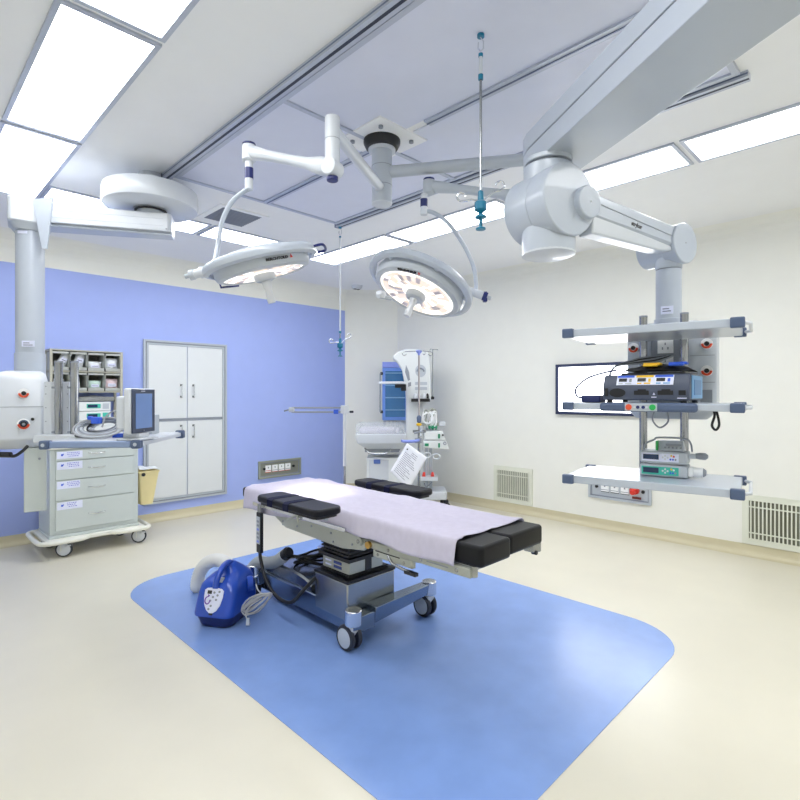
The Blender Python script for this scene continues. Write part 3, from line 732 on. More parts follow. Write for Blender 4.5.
# spring arm
a0 = q+N*.045; a1 = elb+N*.045+ARM*.0
X, L = along(a0, a1)
mb = MB()
sec0 = [(-.042, .012), (-.042, .05), (-.02, .062), (.02, .062), (.042, .05), (.042, .012), (.042, -.035), (.03, -.05), (-.03, -.05), (-.042, -.035)]
rings = [[(x, y, z) for y, z in sec0] for x in (0.02, L-.01)]
rings[1] = [(L-.01, y, z*.98+.02) for y, z in sec0]
mb.loft(rings, M_SILVERW, X=X); Bw(mb, 'spring_arm', bevel=.004)
mb = MB(); mb.box((.06, -.0445, .015), (L-.06, -.0425, .018), M_GREYM, X); Bw(mb, 'arm_seam')
mb = MB(); rings = [[(.05, -.036, -.03), (.05, .036, -.03), (.05, .036, -.115), (.05, -.036, -.115)], [(L*.75, -.036, -.03), (L*.75, .036, -.03), (L*.75, .036, -.075), (L*.75, -.036, -.075)], [(L-.05, -.036, -.03), (L-.05, .036, -.03), (L-.05, .036, -.045), (L-.05, -.036, -.045)]]
mb.loft(rings, M_WHITE, X=X); Bw(mb, 'arm_undercover', bevel=.008)
Xt = X @ basis((L*.42, -.0425, -.014), (1, 0, 0), (0, 0, 1), (0, -1, 0))
text('stryker', 'lettering', M_BLACK, BM, Xt, .027, bold=.0012, scale_x=1.05)
# elbow
mb = MB(); mb.cyl(elb-N*.11, elb+N*.03, .092, M_SILVERW, n=36); mb.cyl(elb+N*.03, elb+N*.105, .1, M_SILVERW, n=40); Bw(mb, 'elbow_housing', bevel=.006)
mb = MB(); mb.cyl(elb+N*.105, elb+N*.107, .004, M_GREYM, n=10); Bw(mb, 'elbow_pin')
mb = MB(); mb.cyl((so.x, so.y, 1.85), (so.x, so.y, 2.13), .060, M_SILVERW, n=32); mb.cyl((so.x, so.y, 2.13), (so.x, so.y, 2.135), .0595, M_GREYM, n=32); mb.cyl((so.x, so.y, 2.135), (so.x, so.y, 2.20), .062, M_SILVERW, n=32); mb.cyl((so.x, so.y, 1.85), (so.x, so.y, 1.88), .068, M_SILVERW, n=32); cl = Bw(mb, 'column', bevel=.002)
# local (shelf) frame from here
b = lambda mb, name, par=BM, **kw: build(mb, name, par, **kw)
Z0 = 1.38
def zz(z): return z-Z0
mb = MB(); mb.box((-.028, -.0625, zz(1.90)), (.028, -.0595, zz(1.94)), M_LABEL); mb.box((-.02, -.063, zz(1.912)), (.018, -.0624, zz(1.917)), M_INK); mb.box((-.02, -.063, zz(1.924)), (.010, -.0624, zz(1.929)), M_INK); b(mb, 'column_label', cl)
mb = MB()
head = [(-.19, -.03), (-.17, -.05), (-.10, -.06), (.09, -.06), (.185, -.06), (.212, -.04), (.212, .18), (.17, .22), (-.15, .24), (-.19, .2)]
mb.prism(head, zz(1.42), zz(1.84), M_GREYL); mb.loft([[(x, y, zz(1.42)) for x, y in head], [(x*.8, y*.8+.01, zz(1.375)) for x, y in head]], M_GREYL)
mb.loft([[(x, y, zz(1.84)) for x, y in head], [(x*.6, y*.6+.02, zz(1.865)) for x, y in head]], M_SILVERW)
hd = b(mb, 'service_head', bevel=.004)
mb = MB(); mb.box((-.07, -.075, zz(1.43)), (.06, -.06, zz(1.83)), M_GREYM); ip = b(mb, 'socket_panel', hd, bevel=.003)
for k, z in enumerate((1.735, 1.65, 1.79, 1.56)):
    mb = MB(); mb.box((-.04, -.083, zz(z-.032)), (.03, -.075, zz(z+.032 if k != 2 else z+.01)), M_SOCK)
    for x, y in ((-.005, .014), (-.017, -.008), (.007, -.008)): mb.box((x-.003, -.0845, zz(z+y-.006)), (x+.003, -.083, zz(z+y+.006)), M_GREYM)
    if k != 2: b(mb, 'socket', ip)
def gas(parent, c, n, up=UP, r=.026, wht=True):
    n = Vector(n).normalized(); a = Vector(up); c = Vector(c)
    mb = MB(); mb.cyl(c, c+n*.008, r, M_SOCK, n=24); mb.cyl(c+n*.008, c+n*.014, r*.42, M_BLACK, n=16)
    side = a.cross(n)
    pts = [c+n*.009+side*math.cos(t)*r*.72-a*math.sin(t)*r*.72 for t in [PI*i/10 for i in range(11)]]
    mb.tube(pts, r*.22, M_ORANGE, n=8)
    mb.cyl(c+n*.008+side*r*.1-a*r*0, c+n*.016+side*r*.1, r*.34, M_BLACK, n=14)
    return build(mb, 'gas_outlet', parent)
gas(hd, (-.155, -.053, zz(1.738)), (-.15, -1, 0)); gas(hd, (.172, -.0605, zz(1.742)), (0, -1, 0)); gas(hd, (.172, -.0605, zz(1.612)), (0, -1, 0))
mb = MB(); mb.box((.10, -.0625, zz(1.685)), (.205, -.0602, zz(1.688)), M_GREYM); mb.box((.10, -.0625, zz(1.555)), (.205, -.0602, zz(1.558)), M_GREYM); b(mb, 'panel_seam', hd)
mb = MB(); mb.box((.145, -.064, zz(1.435)), (.195, -.0602, zz(1.52)), M_GREYM); b(mb, 'grille', hd)
poles = {}
for x in (-.10, .082):
    mb = MB(); mb.cyl((x, -.115, zz(1.13)), (x, -.115, zz(1.885)), .0185, M_STEELP, n=28); mb.cyl((x, -.115, zz(1.885)), (x, -.115, zz(1.892)), .0195, M_GREYM, n=22); b(mb, 'support_pole')
def shelf(z, zt, par=BM, mod=0):
    mb = MB(); mb.box((-.355, -.545, z), (.318, -.135, z+zt), M_SILVERW)
    s = b(mb, 'shelf', par, bevel=.004)
    for x in (-.372, .318):
        for y0, y1 in ((-.56, -.53), (-.16, -.13)):
            if y0 > -.2 and mod == 9: continue
            mb = MB(); x0, x1 = (x, x+.05) if x < 0 else (x-.035, x+.015)
            mb.box((x0, y0, z-.004), (x1, y1, z+zt+.004), M_SLATE); b(mb, 'corner_cap', s, bevel=.005)
        xr = x+.012 if x < 0 else x+.012
        mb = MB(); mb.tube([(xr, -.53, z+zt*.5), (xr+(-.02 if x < 0 else .02), -.50, z+zt*.5), (xr+(-.02 if x < 0 else .02), -.19, z+zt*.5), (xr, -.16, z+zt*.5)], .007, M_WHITE, n=10)
        b(mb, 'side_handle', s)
    for x in (-.10, .082):
        mb = MB(); mb.box((x-.028, -.145, z+.003), (x+.028, -.088, z+zt-.003), M_GREYM); b(mb, 'pole_bracket', s)
    return s
s1 = shelf(zz(1.762), .034); s2 = shelf(zz(1.43), .030); s3 = shelf(zz(1.092), .034)
mb = MB(); mb.box((-.20, -.585, zz(1.425)), (.175, -.548, zz(1.463)), M_SLATE); fr_ = b(mb, 'control_rail', s2, bevel=.012, seg=3)
mb = MB(); mb.box((-.095, -.589, zz(1.428)), (.03, -.585, zz(1.461)), M_GREYL); cp_ = b(mb, 'button_plate', fr_, bevel=.002)
for x, m, r in ((-.079, M_ORANGE, .0125), (-.056, M_WHITE, .005), (-.043, M_NAVY, .007), (-.022, M_NAVY, .007), (-.033, M_WHITE, .003), (-.009, M_WHITE, .005), (.013, M_GREEN, .0125)):
    mb = MB(); mb.cyl((x, -.589, zz(1.4445)), (x, -.593, zz(1.4445)), r, m, n=16); b(mb, 'button', cp_)
mb = MB(); mb.tube([(-.02, -.30, zz(1.43)), (-.03, -.30, zz(1.38)), (0, -.30, zz(1.345)), (.035, -.30, zz(1.375)), (.03, -.30, zz(1.43))], .004, M_GREYM, n=6, smooth=5); b(mb, 'hanging_cable', s2)

# items on the shelves (things of their own)
MS = Matrix.Translation(so) @ Matrix.Rotation(yawS, 4, 'Z')
def at(x, y, z): return tuple(MS @ Vector((x, y, z)))
E = thing('electrosurgical_unit', 'dark slate electrosurgical generator with blue and yellow panels on the middle hanging shelf', 'medical device', at(-.02, -.37, 1.4605), yawS-.09)
mb = MB(); mb.add([(-.175, -.14, .012), (.175, -.14, .012), (.175, .13, .012), (-.175, .13, .012), (-.175, -.14, .075), (.175, -.14, .075), (.175, -.115, .125), (-.175, -.115, .125), (-.175, .13, .125), (.175, .13, .125)],
    [(0, 1, 5, 4), (4, 5, 6, 7), (7, 6, 9, 8), (0, 4, 7, 8, 3), (1, 2, 9, 6, 5), (3, 8, 9, 2), (0, 3, 2, 1)], M_ESU); body = build(mb, 'case', E, bevel=.006)
mb = MB(); mb.box((.1755, -.10, .02), (.178, .125, .118), M_CBLUE); mb.box((.178, -.06, .035), (.1795, .09, .10), mat('esu_vent_blue', (60, 120, 176), .4)); build(mb, 'side_panel', body)
Xf = basis((0, -.1405, .078), (1, 0, 0), Vector((0, .5, 1)).normalized(), Vector((0, -1, .5)).normalized())
mb = MB(); mb.box((-.115, 0, 0), (.115, .046, .003), M_LABEL, Xf); fp = build(mb, 'display_panel', body)
mb = MB()
for k, (x, m) in enumerate(((-.112, M_BLUEP), (-.034, M_YEL), (.042, M_BLUEP))):
    mb.box((x, .036, .003), (x+.07, .046, .0042), m, Xf); mb.box((x+.006, .016, .003), (x+.040, .032, .0042), M_BLACK, Xf); mb.box((x+.050, .014, .003), (x+.060, .030, .0042), (M_GREYM, M_YEL, M_BLUEP)[k], Xf)
    mb.box((x+.006, .004, .003), (x+.024, .010, .0042), (M_GREYL, M_YEL, M_CBLUE)[k], Xf); mb.box((x+.034, .004, .003), (x+.060, .010, .0042), (M_GREYL, M_YEL, M_CBLUE)[k], Xf)
build(mb, 'displays', fp)
mb = MB(); mb.box((-.165, -.143, .03), (-.15, -.14, .065), M_BLACK); mb.prism([(-.11+.035*math.cos(a), .045+.02*math.sin(a)) for a in [i*PI/8 for i in range(16)]], .14, .143, M_BLACK, basis((0, 0, 0), (1, 0, 0), (0, 0, 1), (0, -1, 0)))
for x in (-.01, .085): mb.box((x-.03, -.143, .036), (x+.03, -.14, .054), M_BLACK); mb.box((x-.015, -.143, .054), (x+.02, -.14, .06), M_BLACK)
mb.box((.135, -.143, .035), (.162, -.14, .055), M_BLACK); mb.box((.13, -.143, .02), (.165, -.1405, .024), M_LABEL); mb.box((.03, -.143, .024), (.05, -.1405, .028), M_LABEL)
mb.prism([(.035, .036), (.045, .036), (.04, .046)], .14, .1425, M_LABEL, basis((0, 0, 0), (1, 0, 0), (0, 0, 1), (0, -1, 0)))
build(mb, 'front_sockets', body)
for x, y in ((-.15, -.12), (.15, -.12), (-.15, .11), (.15, .11)):
    mb = MB(); mb.cyl((x, y, 0), (x, y, .014), .012, M_BLACK, n=12); build(mb, 'foot', E)
# pouch with leads
Q = thing('cable_pouch', 'black cable pouch with yellow and blue tabs lying on the electrosurgical generator', 'pouch', at(.0, -.35, 1.587), yawS-.15)
mb = MB(); mb.grid(lambda i, j: (-.13+.27*i, -.10+.20*j, .004+.040*math.sin(PI*min(max(i, .02), .98))**.35*math.sin(PI*min(max(j, .02), .98))**.35+.006*math.sin(i*19)*math.sin(j*9)*(0 < i < 1)*(0 < j < 1)), 24, 14, M_BLACK)
mb.box((-.128, -.098, 0), (.138, .098, .008), M_BLACK); build(mb, 'pouch', Q)
for x, m in ((-.005, M_YEL), (.10, M_BLUEP)):
    mb = MB(); mb.box((x-.036, -.075, .040), (x+.036, -.035, .052), m); mb.box((x-.03, -.10, .034), (x+.03, -.075, .044), m); build(mb, 'coloured_tab', Q, bevel=.004)
mb = MB()
for k in range(5):
    mb.tube([(.03-.01*k, .12, .09), (-.03-.012*k, .06, .062+.006*k), (-.12, .02, .055+.004*k), (-.19-.004*k, -.02+.01*k, .04), (-.20-.005*k, -.06, -.03-.01*k)], .0045, M_CABLEK if k % 2 else M_GREYM, n=6, smooth=6)
build(mb, 'leads', Q)
F = thing('foot_switch', 'flat dark blue box with looping cable on the left end of the middle shelf', 'switch box', at(-.262, -.42, 1.4605), yawS)
mb = MB(); mb.box((-.045, -.06, 0), (.04, .06, .034), mat('switch_blue', (30, 40, 92), .4)); build(mb, 'box', F, bevel=.006)
mb = MB(); mb.tube([(-.04, -.02, .02), (-.075, -.02, .03), (-.08, -.01, .07), (-.03, 0, .115), (.04, .02, .14), (.09, .04, .15)], .0045, MC['switch_blue'], n=8, smooth=6); build(mb, 'cable', F)
# syringe pumps
def pump(name, label, loc, face, left=True):
    p = thing(name, label, 'syringe pump', loc, yawS)
    mb = MB(); mb.prism(rrect(.235, .13, .014, 4), .003, .058, M_GREYL); c = build(mb, 'case', p, bevel=.006)
    mb = MB(); mb.box((-.108, -.068, .012), (.075, -.0645, .050), face); pn = build(mb, 'front_panel', c)
    mb = MB(); mb.box((-.10, -.0695, .020), (-.022, -.068, .044), M_DISP); build(mb, 'display', pn)
    mb = MB()
    for x, z, m in ((-.002, .032, M_WHITE), (.010, .040, M_WHITE), (.010, .024, M_WHITE), (.022, .032, M_WHITE), (.040, .041, M_YEL), (.052, .038, M_RED if not left else M_WHITE), (.036, .024, M_BLUEP), (.048, .024, M_BLUEP), (.060, .024, M_GREYM)):
        mb.cyl((x, -.068, z), (x, -.0695, z), .0048, m, n=10)
    build(mb, 'keys', pn)
    return p
p1 = pump('syringe_pump', 'lower syringe pump with teal front and white plunger, resting on the lowest hanging shelf', at(.025, -.32, 1.1265), M_TEALG); p1.scale = (.82, .9, .95)
mb = MB(); mb.box((.118, -.05, .012), (.14, .02, .052), M_SOCK); mb.cyl((.14, -.015, .030), (.185, -.015, .030), .022, M_SOCK, n=18); mb.cyl((.185, -.015, .030), (.20, -.015, .03), .022, M_GREYM, r1=.012, n=16); build(mb, 'plunger_holder', p1, bevel=.003)
p2 = pump('syringe_pump', 'upper syringe pump with white front and dark knob, stacked on the teal-fronted pump', at(.025, -.32, 1.1865), M_LABEL, False); p2.scale = (.82, .9, .95)
mb = MB(); mb.box((.118, -.03, .03), (.15, .01, .05), M_GREYL); mb.lathe([(0, 0), (.012, .004), (.016, .025), (.016, .05), (.008, .062), (0, .064)], M_GREYM, X=Matrix.Translation((.145, -.01, .042)) @ Matrix.Rotation(PI/2, 4, 'Y')); build(mb, 'plunger_knob', p2)
p3 = thing('pump_module', 'small silver box with green end and wire handle, on top of the two syringe pumps', 'module', at(.035, -.32, 1.2445), yawS); p3.scale = (.85, .9, .95)
mb = MB(); mb.hexa([(-.04, -.04, 0), (.085, -.04, 0), (.085, .03, 0), (-.04, .03, 0)], [(-.04, -.02, .046), (.075, -.02, .046), (.075, .03, .046), (-.04, .03, .046)], M_GREYL); c = build(mb, 'case', p3, bevel=.003)
mb = MB()
for k in range(5): mb.box((-.01+k*.018, -.0425+.0, .012), (-.002+k*.018, -.034, .020), M_GREYM)
mb.box((-.005, -.0345, .024), (.07, -.03, .034), M_GREYM); build(mb, 'keypad', c)
mb = MB(); mb.box((-.052, -.04, 0), (-.04, .03, .044), M_GREEN); build(mb, 'green_end', c)
mb = MB(); mb.tube([(-.11, -.03, .0), (-.10, -.03, .03), (-.06, -.03, .05), (-.04, -.02, .06), (.08, -.02, .06), (.11, -.02, .04), (.115, .0, .0)], .0045, M_GREYM, n=8, smooth=4); build(mb, 'wire_handle', p3)
mb = MB(); mb.tube([(.03, .0, 0), (.04, .0, -.02), (.03, 0, -.06)], .004, M_CABLEK, n=8, smooth=4)
X = MS
mb.X = Matrix.Identity(4)
# looped black cable hooked on the middle shelf edge, right side
hk = MB(); hk.tube([(.205, -.16, 1.43), (.21, -.17, 1.40), (.20, -.17, 1.355), (.215, -.17, 1.335), (.228, -.17, 1.36), (.22, -.165, 1.41), (.212, -.16, 1.43)], .0055, M_CABLEK, n=8, smooth=6, X=MS)
solo(hk, 'black_cable', 'short loop of black cable hanging below the right end of the middle shelf', 'cable', loc=at(.21, -.16, 1.43))

# ================================================================== left pendant
yawL = math.atan2(-.636, .771)
lo = C(3.6, -2.56)
LP = thing('ceiling_pendant', 'large white ceiling pendant with column, service head and shelf at the left edge', 'ceiling pendant', (lo.x, lo.y, 1.16), yawL)
def Lw(mb, name, par=LP, **kw): return build(mb, name, par, world=True, **kw)
dc = C(3.8, -1.82)
mb = MB(); mb.lathe([(.0, 2.845), (.295, 2.845), (.315, 2.855), (.322, 2.88), (.322, 2.955), (.315, 2.98), (.29, 2.99), (.0, 2.995)], M_WHITE, n=56, X=Matrix.Translation((dc.x, dc.y, 0))); Lw(mb, 'round_cover')
mb = MB(); mb.cyl((dc.x, dc.y, 2.99), (dc.x, dc.y, 3.10), .085, M_WHITE, n=36); Lw(mb, 'ceiling_stem')
mb = MB(); mb.cyl((dc.x, dc.y, 2.78), (dc.x, dc.y, 2.848), .095, M_GREYL, n=32); mb.cyl((dc.x, dc.y, 2.826), (dc.x, dc.y, 2.836), .11, M_BLACK, n=32); Lw(mb, 'bearing')
X, L = along((dc.x, dc.y, 2.735), (lo.x, lo.y, 2.735))
mb = MB(); mb.prism([(-.15, -.075), (-.13, -.10), (L+.10, -.10), (L+.10, .10), (-.13, .10), (-.15, .075)], -.065, .065, M_WHITE, X); mb.prism([(-.15, -.06), (L+.08, -.085), (L+.08, .085), (-.15, .06)], -.085, -.065, M_SILVERW, X); Lw(mb, 'horizontal_arm', bevel=.006)
mb = MB(); mb.cyl(X @ Vector((-.12, .101, -.05)), X @ Vector((-.12, .103, -.05)), .006, M_GREYM, n=10); mb.box((-.1, .1005, .02), (L, .1015, .023), M_GREYL, X); mb.box((-.1, .1005, -.03), (L, .1015, -.028), M_GREYL, X); Lw(mb, 'arm_trim')
mb = MB(); mb.prism(rrect(.25, .26, .03, 4, .0, .0), (2.655-1.16), (2.82-1.16), M_WHITE, Matrix.Rotation(math.radians(30), 4, 'Z')); build(mb, 'column_head', LP, bevel=.01)
mb = MB(); mb.X = Matrix.Rotation(math.radians(30), 4, 'Z'); mb.loft([[(x, y, 1.495) for x, y in rrect(.24, .25, .06, 4)], [(x*.76, y*.76, 1.455) for x, y in rrect(.24, .25, .06, 4)]], M_GREYL); build(mb, 'column_taper', LP)
mb = MB(); mb.prism([(-.0, 0), (.13, 0), (.13, .02), (.09, -.33), (.06, -.33)], -.006, .006, M_SILVERW, basis((.10, -.145, 1.64), (1, 0, 0), (0, 0, 1), (0, -1, 0))); build(mb, 'side_flap', LP)
mb = MB(); mb.cyl((0, 0, .50), (0, 0, 1.46), .085, M_SILVERW, n=36); mb.cyl((0, 0, .46), (0, 0, .62), .091, M_SILVERW, n=36); c = build(mb, 'column', LP, bevel=.002)
mb = MB(); mb.box((.0, -.095, .66), (.08, -.0915, .70), M_LABEL); mb.box((.01, -.096, .668), (.07, -.095, .673), M_INK); mb.box((.01, -.096, .682), (.05, -.095, .687), M_INK)
build(mb, 'column_label', c)
mb = MB(); mb.box((-.03, -.0885, 1.425), (.03, -.085, 1.445), M_LABEL); build(mb, 'upper_label', c)
hb = [(-.30, -.20), (-.25, -.26), (.24, -.26), (.28, -.22), (.28, .2), (.24, .26), (-.25, .26), (-.30, .2)]
hb = [(-.215, -.20), (-.18, -.25), (.06, -.25), (.095, -.21), (.095, .1), (.06, .15), (-.18, .15), (-.215, .1)]
RH = Matrix.Rotation(math.radians(30), 4, 'Z')
def rot(mb):
    mb.v = [RH @ p for p in mb.v]; return mb
mb = MB(); mb.X = RH; mb.loft([[(x*.8, y*.75, -.02) for x, y in hb], [(x, y, .045) for x, y in hb], [(x, y, .43) for x, y in hb], [(x*.9, y*.86, .475) for x, y in hb], [(x*.6, y*.6, .495) for x, y in hb]], M_WHITE); hd = build(mb, 'service_head', LP, bevel=.008)
mb = MB(); mb.box((-.19, -.2515, .255), (.07, -.2498, .258), M_GREYM, RH); build(mb, 'panel_seam', hd)
# outlets located on the front face
nf = RH @ Vector((0, -1, 0)); gas(hd, RH @ Vector((-.035, -.251, .345)), nf, r=.032); g2 = gas(hd, RH @ Vector((-.035, -.251, .145)), nf, r=.036)
mb = MB(); mb.X = RH; mb.cyl((-.035, -.262, .145), (-.035, -.252, .145), .027, M_SLATE, n=24); mb.cyl((-.035, -.275, .145), (-.035, -.262, .145), .019, M_BLACK, n=20); mb.cyl((-.035, -.279, .145), (-.035, -.275, .145), .009, M_GREYM, n=16); mb.cyl((.012, -.251, .175), (.012, -.258, .175), .010, M_BLACK, n=14); build(mb, 'alarm_knob', hd)
mb = MB(); mb.box((.20, -.205, .03), (.36, -.185, .42), M_WHITE); sp_ = build(mb, 'mounting_plate', LP, bevel=.003)
mb = MB()
for z in (.07, .16, .25, .34, .39): mb.cyl((.215, -.205, z), (.215, -.207, z), .004, M_GREYM, n=8); mb.cyl((.35, -.205, z), (.35, -.207, z), .004, M_GREYM, n=8)
build(mb, 'bolt_holes', sp_)
for x in (.318, .415):
    mb = MB(); mb.cyl((x, -.25, .07), (x, -.25, .545), .0235, M_STEELP, n=28); mb.cyl((x, -.25, .545), (x, -.25, .555), .026, M_GREYM, n=24); pl = build(mb, 'equipment_pole', LP)
    mb = MB(); mb.box((x-.045, -.25, .375), (x+.0, -.204, .388), M_GREYM); mb.box((x-.045, -.25, .085), (x+.0, -.204, .098), M_GREYM); build(mb, 'pole_bracket', pl)
mb = MB(); mb.box((.20, -.32, .03), (.56, -.12, .078), M_WHITE); build(mb, 'carriage', LP, bevel=.005)
mb = MB(); mb.box((.52, -.75, .042), (1.02, -.06, .077), M_WHITE); ls = build(mb, 'shelf', LP, bevel=.004)
mb = MB(); mb.box((.54, -.78, .038), (.98, -.752, .076), M_SLATEL); build(mb, 'front_rail', ls, bevel=.008)
for x in (.50, .985):
    mb = MB(); mb.box((x, -.80, .034), (x+.048, -.742, .082), M_SLATE); build(mb, 'corner_cap', ls, bevel=.008)
    mb = MB(); mb.cyl((x+.024, -.801, .058), (x+.024, -.799, .058), .010, M_GREYL, n=16); build(mb, 'cap_screw', ls)
mb = MB(); mb.box((.995, -.09, .032), (1.05, -.04, .087), M_SLATE); build(mb, 'corner_cap', ls, bevel=.008)
mb = MB(); mb.box((1.02, -.745, .046), (1.036, -.09, .072), M_WHITE); build(mb, 'side_rail', ls, bevel=.004)
mb = MB(); mb.X = RH; mb.box((-.035, -.21, -.44), (.09, -.05, -.018), M_CART); build(mb, 'lower_service_duct', LP, bevel=.006)
mb = MB(); mb.X = RH; mb.cyl((.05, -.212, -.09), (.05, -.2095, -.09), .008, M_GREYM, n=10); build(mb, 'duct_screw', LP)
mb = MB(); mb.tube([(-.28, -.10, -.04), (-.15, -.25, -.045), (-.02, -.25, -.05), (.05, -.26, -.06), (.10, -.26, -.03), (.11, -.22, 0)], .010, M_CABLEK, n=8, smooth=6); mb.cyl((-.05, -.25, -.05), (.03, -.255, -.052), .018, M_BLACK, n=12); build(mb, 'black_lead', LP)

ML = Matrix.Translation((lo.x, lo.y, 1.16)) @ Matrix.Rotation(yawL, 4, 'Z')
def atL(x, y, z): return tuple(ML @ Vector((x, y, z)))
# monitor on that shelf
yawM = math.atan2(*(lambda v: (v.y, v.x))(dirh(1.0, .06)))
mp = P(143, 431, 3.02)
Mo = thing('patient_monitor', 'white monitor with tall dark-framed blue screen on the pendant shelf', 'monitor', (mp.x, mp.y, 1.2375), yawM)
mb = MB(); mb.box((-.125, .0, .035), (.125, .045, .295), M_WHITE); mb.box((-.09, .045, .06), (.09, .11, .25), M_WHITE); cs = build(mb, 'casing', Mo, bevel=.012, seg=3)
mb = MB(); mb.box((-.12, -.006, .04), (.12, .0, .29), mat('monitor_bezel', (46, 58, 84), .3)); bz = build(mb, 'bezel', cs, bevel=.003)
mb = MB(); mb.box((-.085, -.008, .065), (.085, -.006, .265), M_SCREEN); build(mb, 'screen', bz)
mb = MB(); mb.box((-.03, -.0078, .277), (.01, -.006, .281), M_LABEL); mb.cyl((0, -.0078, .052), (0, -.006, .052), .004, M_GREYM, n=10); build(mb, 'bezel_mark', bz)
mb = MB(); mb.box((-.05, -.01, .012), (.05, .09, .036), M_WHITE); mb.box((-.10, -.04, 0), (.10, .10, .012), M_WHITE); build(mb, 'base', Mo, bevel=.004)
# cable heap
mb = MB(); rnd = random.Random(5); cc = Vector((.70, -.50, .078))
for k in range(11):
    sf = 1-.06*k; ra, rb = .145*sf, .045+rnd.uniform(0, .025); tl = .45; hz = .052*sf+rnd.uniform(-.004, .006); ox = rnd.uniform(-.012, .012)
    pts = []
    for i in range(12):
        a = 2*PI*i/12; pts.append((cc.x+ox+ra*math.cos(a), cc.y+rb*math.sin(a)*1.2+.01*k-.05, cc.z+.062+max(-.054, math.sin(a)*hz)))
    mb.tube(pts, .0055, (M_CABLE, M_GREYL, M_GREYM)[k % 3] if k != 6 else M_CABLEK, n=7, closed=True, smooth=4)
mb.tube([(.55, -.50, .088), (.60, -.55, .09), (.66, -.57, .09), (.70, -.52, .10)], .010, M_CABLEK, n=8, smooth=5)
for v_ in range(len(mb.v)): pass
mb2 = mb
o = thing('cable_heap', 'coiled heap of grey monitor cables with blue clips on the pendant shelf', 'cables', atL(cc.x, cc.y, .078), yawL)
sh = Matrix.Translation(-cc)
mb.v = [sh @ p for p in mb.v]; build(mb, 'coils', o)
mb = MB(); mb.box((-.02, -.10, .085), (.025, -.05, .125), M_BLUEP); build(mb, 'blue_clip', o, bevel=.005)
mb = MB(); mb.box((-.05, -.08, .108), (-.022, -.06, .13), M_BLUEP); build(mb, 'blue_clip', o, bevel=.004)
mb = MB(); mb.box((.085, -.06, .0), (.17, .01, .022), M_BLUEP); mb.cyl((.17, -.03, .011), (.22, -.03, .011), .006, M_BLACK, n=8); build(mb, 'blue_connector', o, bevel=.004)
mb = MB(); mb.tube([(-.0, .0, .06), (.02, .0, .12), (.06, 0, .155), (.10, 0, .15), (.12, .02, .10)], .005, M_CABLE, n=7, smooth=5); build(mb, 'loose_lead', o)
# probe holders + small grey module behind the heap
o = thing('module_rack', 'small grey module box with red-tipped lead ends standing behind the cable heap', 'module', atL(.86, -.25, .0775), yawL)
mb = MB(); mb.box((-.09, -.05, 0), (.06, .08, .125), M_TRAYG); c = build(mb, 'box', o, bevel=.005)
mb = MB(); mb.cyl((-.05, -.05, .16), (-.03, -.06, .20), .014, M_WHITE, n=14); mb.cyl((-.052, -.048, .155), (-.048, -.052, .162), .017, mat('dark_red', (110, 20, 40), .4), n=14); mb.tube([(-.03, -.04, .2), (-.01, -.03, .16), (-.02, -.02, .12)], .006, M_WHITE, n=8, smooth=4); build(mb, 'probe', c)
mb = MB(); mb.cyl((-.065, -.055, .13), (-.045, -.06, .15), .013, M_WHITE, n=14); mb.cyl((-.067, -.054, .126), (-.063, -.056, .133), .015, MC['dark_red'], n=14); build(mb, 'probe', c)
# ================================================================== surgical lights
SL = thing('surgical_light_mount', 'grey ceiling column with two pale jointed arms holding the surgical lamps', 'surgical light arms', (2.22, 2.38, H))
def Sw(mb, name, par=SL, **kw): return build(mb, name, par, world=True, **kw)
mx, my = 2.22, 2.38
mb = MB(); mb.box((mx-.2, my-.2, H-.016), (mx+.2, my+.2, H), M_CEIL); pl = Sw(mb, 'ceiling_plate')
mb = MB(); mb.lathe([(.085, -.055), (.10, -.05), (.115, -.02), (.115, 0)], M_BLACK, X=Matrix.Translation((mx, my, H-.016))); Sw(mb, 'dark_collar', pl)
for sx in (-1, 1):
    for sy in (-1, 1):
        mb = MB(); mb.cyl((mx+sx*.13, my+sy*.13, H-.03), (mx+sx*.13, my+sy*.13, H-.016), .014, M_GREYM, n=12); Sw(mb, 'bolt', pl)
mb = MB(); mb.cyl((mx, my, H-.085), (mx, my, H-.05), .085, M_WHITE, n=32); mb.cyl((mx, my, 2.69), (mx, my, H-.05), .063, M_GREYL, n=32)
Sw(mb, 'column', bevel=.003)
mb = MB()
for z in (2.92, 2.80): mb.cyl((mx, my, z-.002), (mx, my, z+.002), .0638, M_GREYM, n=32)
Sw(mb, 'column_joints')
mb = MB(); mb.lathe([(.0, -.014), (.05, -.012), (.064, -.002), (.064, .004)], M_WHITE, X=Matrix.Translation((mx, my, 2.688))); Sw(mb, 'end_cap')
# arm to the left lamp
j1 = C(2.50, -.325, 0)
a = Vector((mx, my, 2.775)); bb = Vector((j1.x, j1.y, 2.775)); dd = (bb-a).normalized()
mb = MB(); mb.tube([a-dd*.06, bb], .030, M_WHITE, n=20); mb.cyl(a-dd*.08, a+dd*.05, .036, M_WHITE, n=24); Sw(mb, 'swing_arm', bevel=.002)
mb = MB(); mb.cyl((bb.x, bb.y, 2.60), (bb.x, bb.y, 2.83), .036, M_WHITE, n=26); mb.cyl((bb.x, bb.y, 2.72), (bb.x, bb.y, 2.723), .0375, M_GREYM, n=26); Sw(mb, 'arm_joint', bevel=.004)
# arm to the right lamp
j2 = C(3.06, .80, 0)
a2 = Vector((mx, my, 2.885)); b2 = Vector((j2.x, j2.y, 2.885)); d2 = (b2-a2).normalized()
mb = MB(); mb.tube([a2+d2*.05, b2], .036, M_GREYL, n=20); Sw(mb, 'swing_arm')
mb = MB(); mb.cyl((b2.x, b2.y, 2.63), (b2.x, b2.y, 2.95), .042, M_GREYL, n=26); Sw(mb, 'arm_joint', bevel=.004)

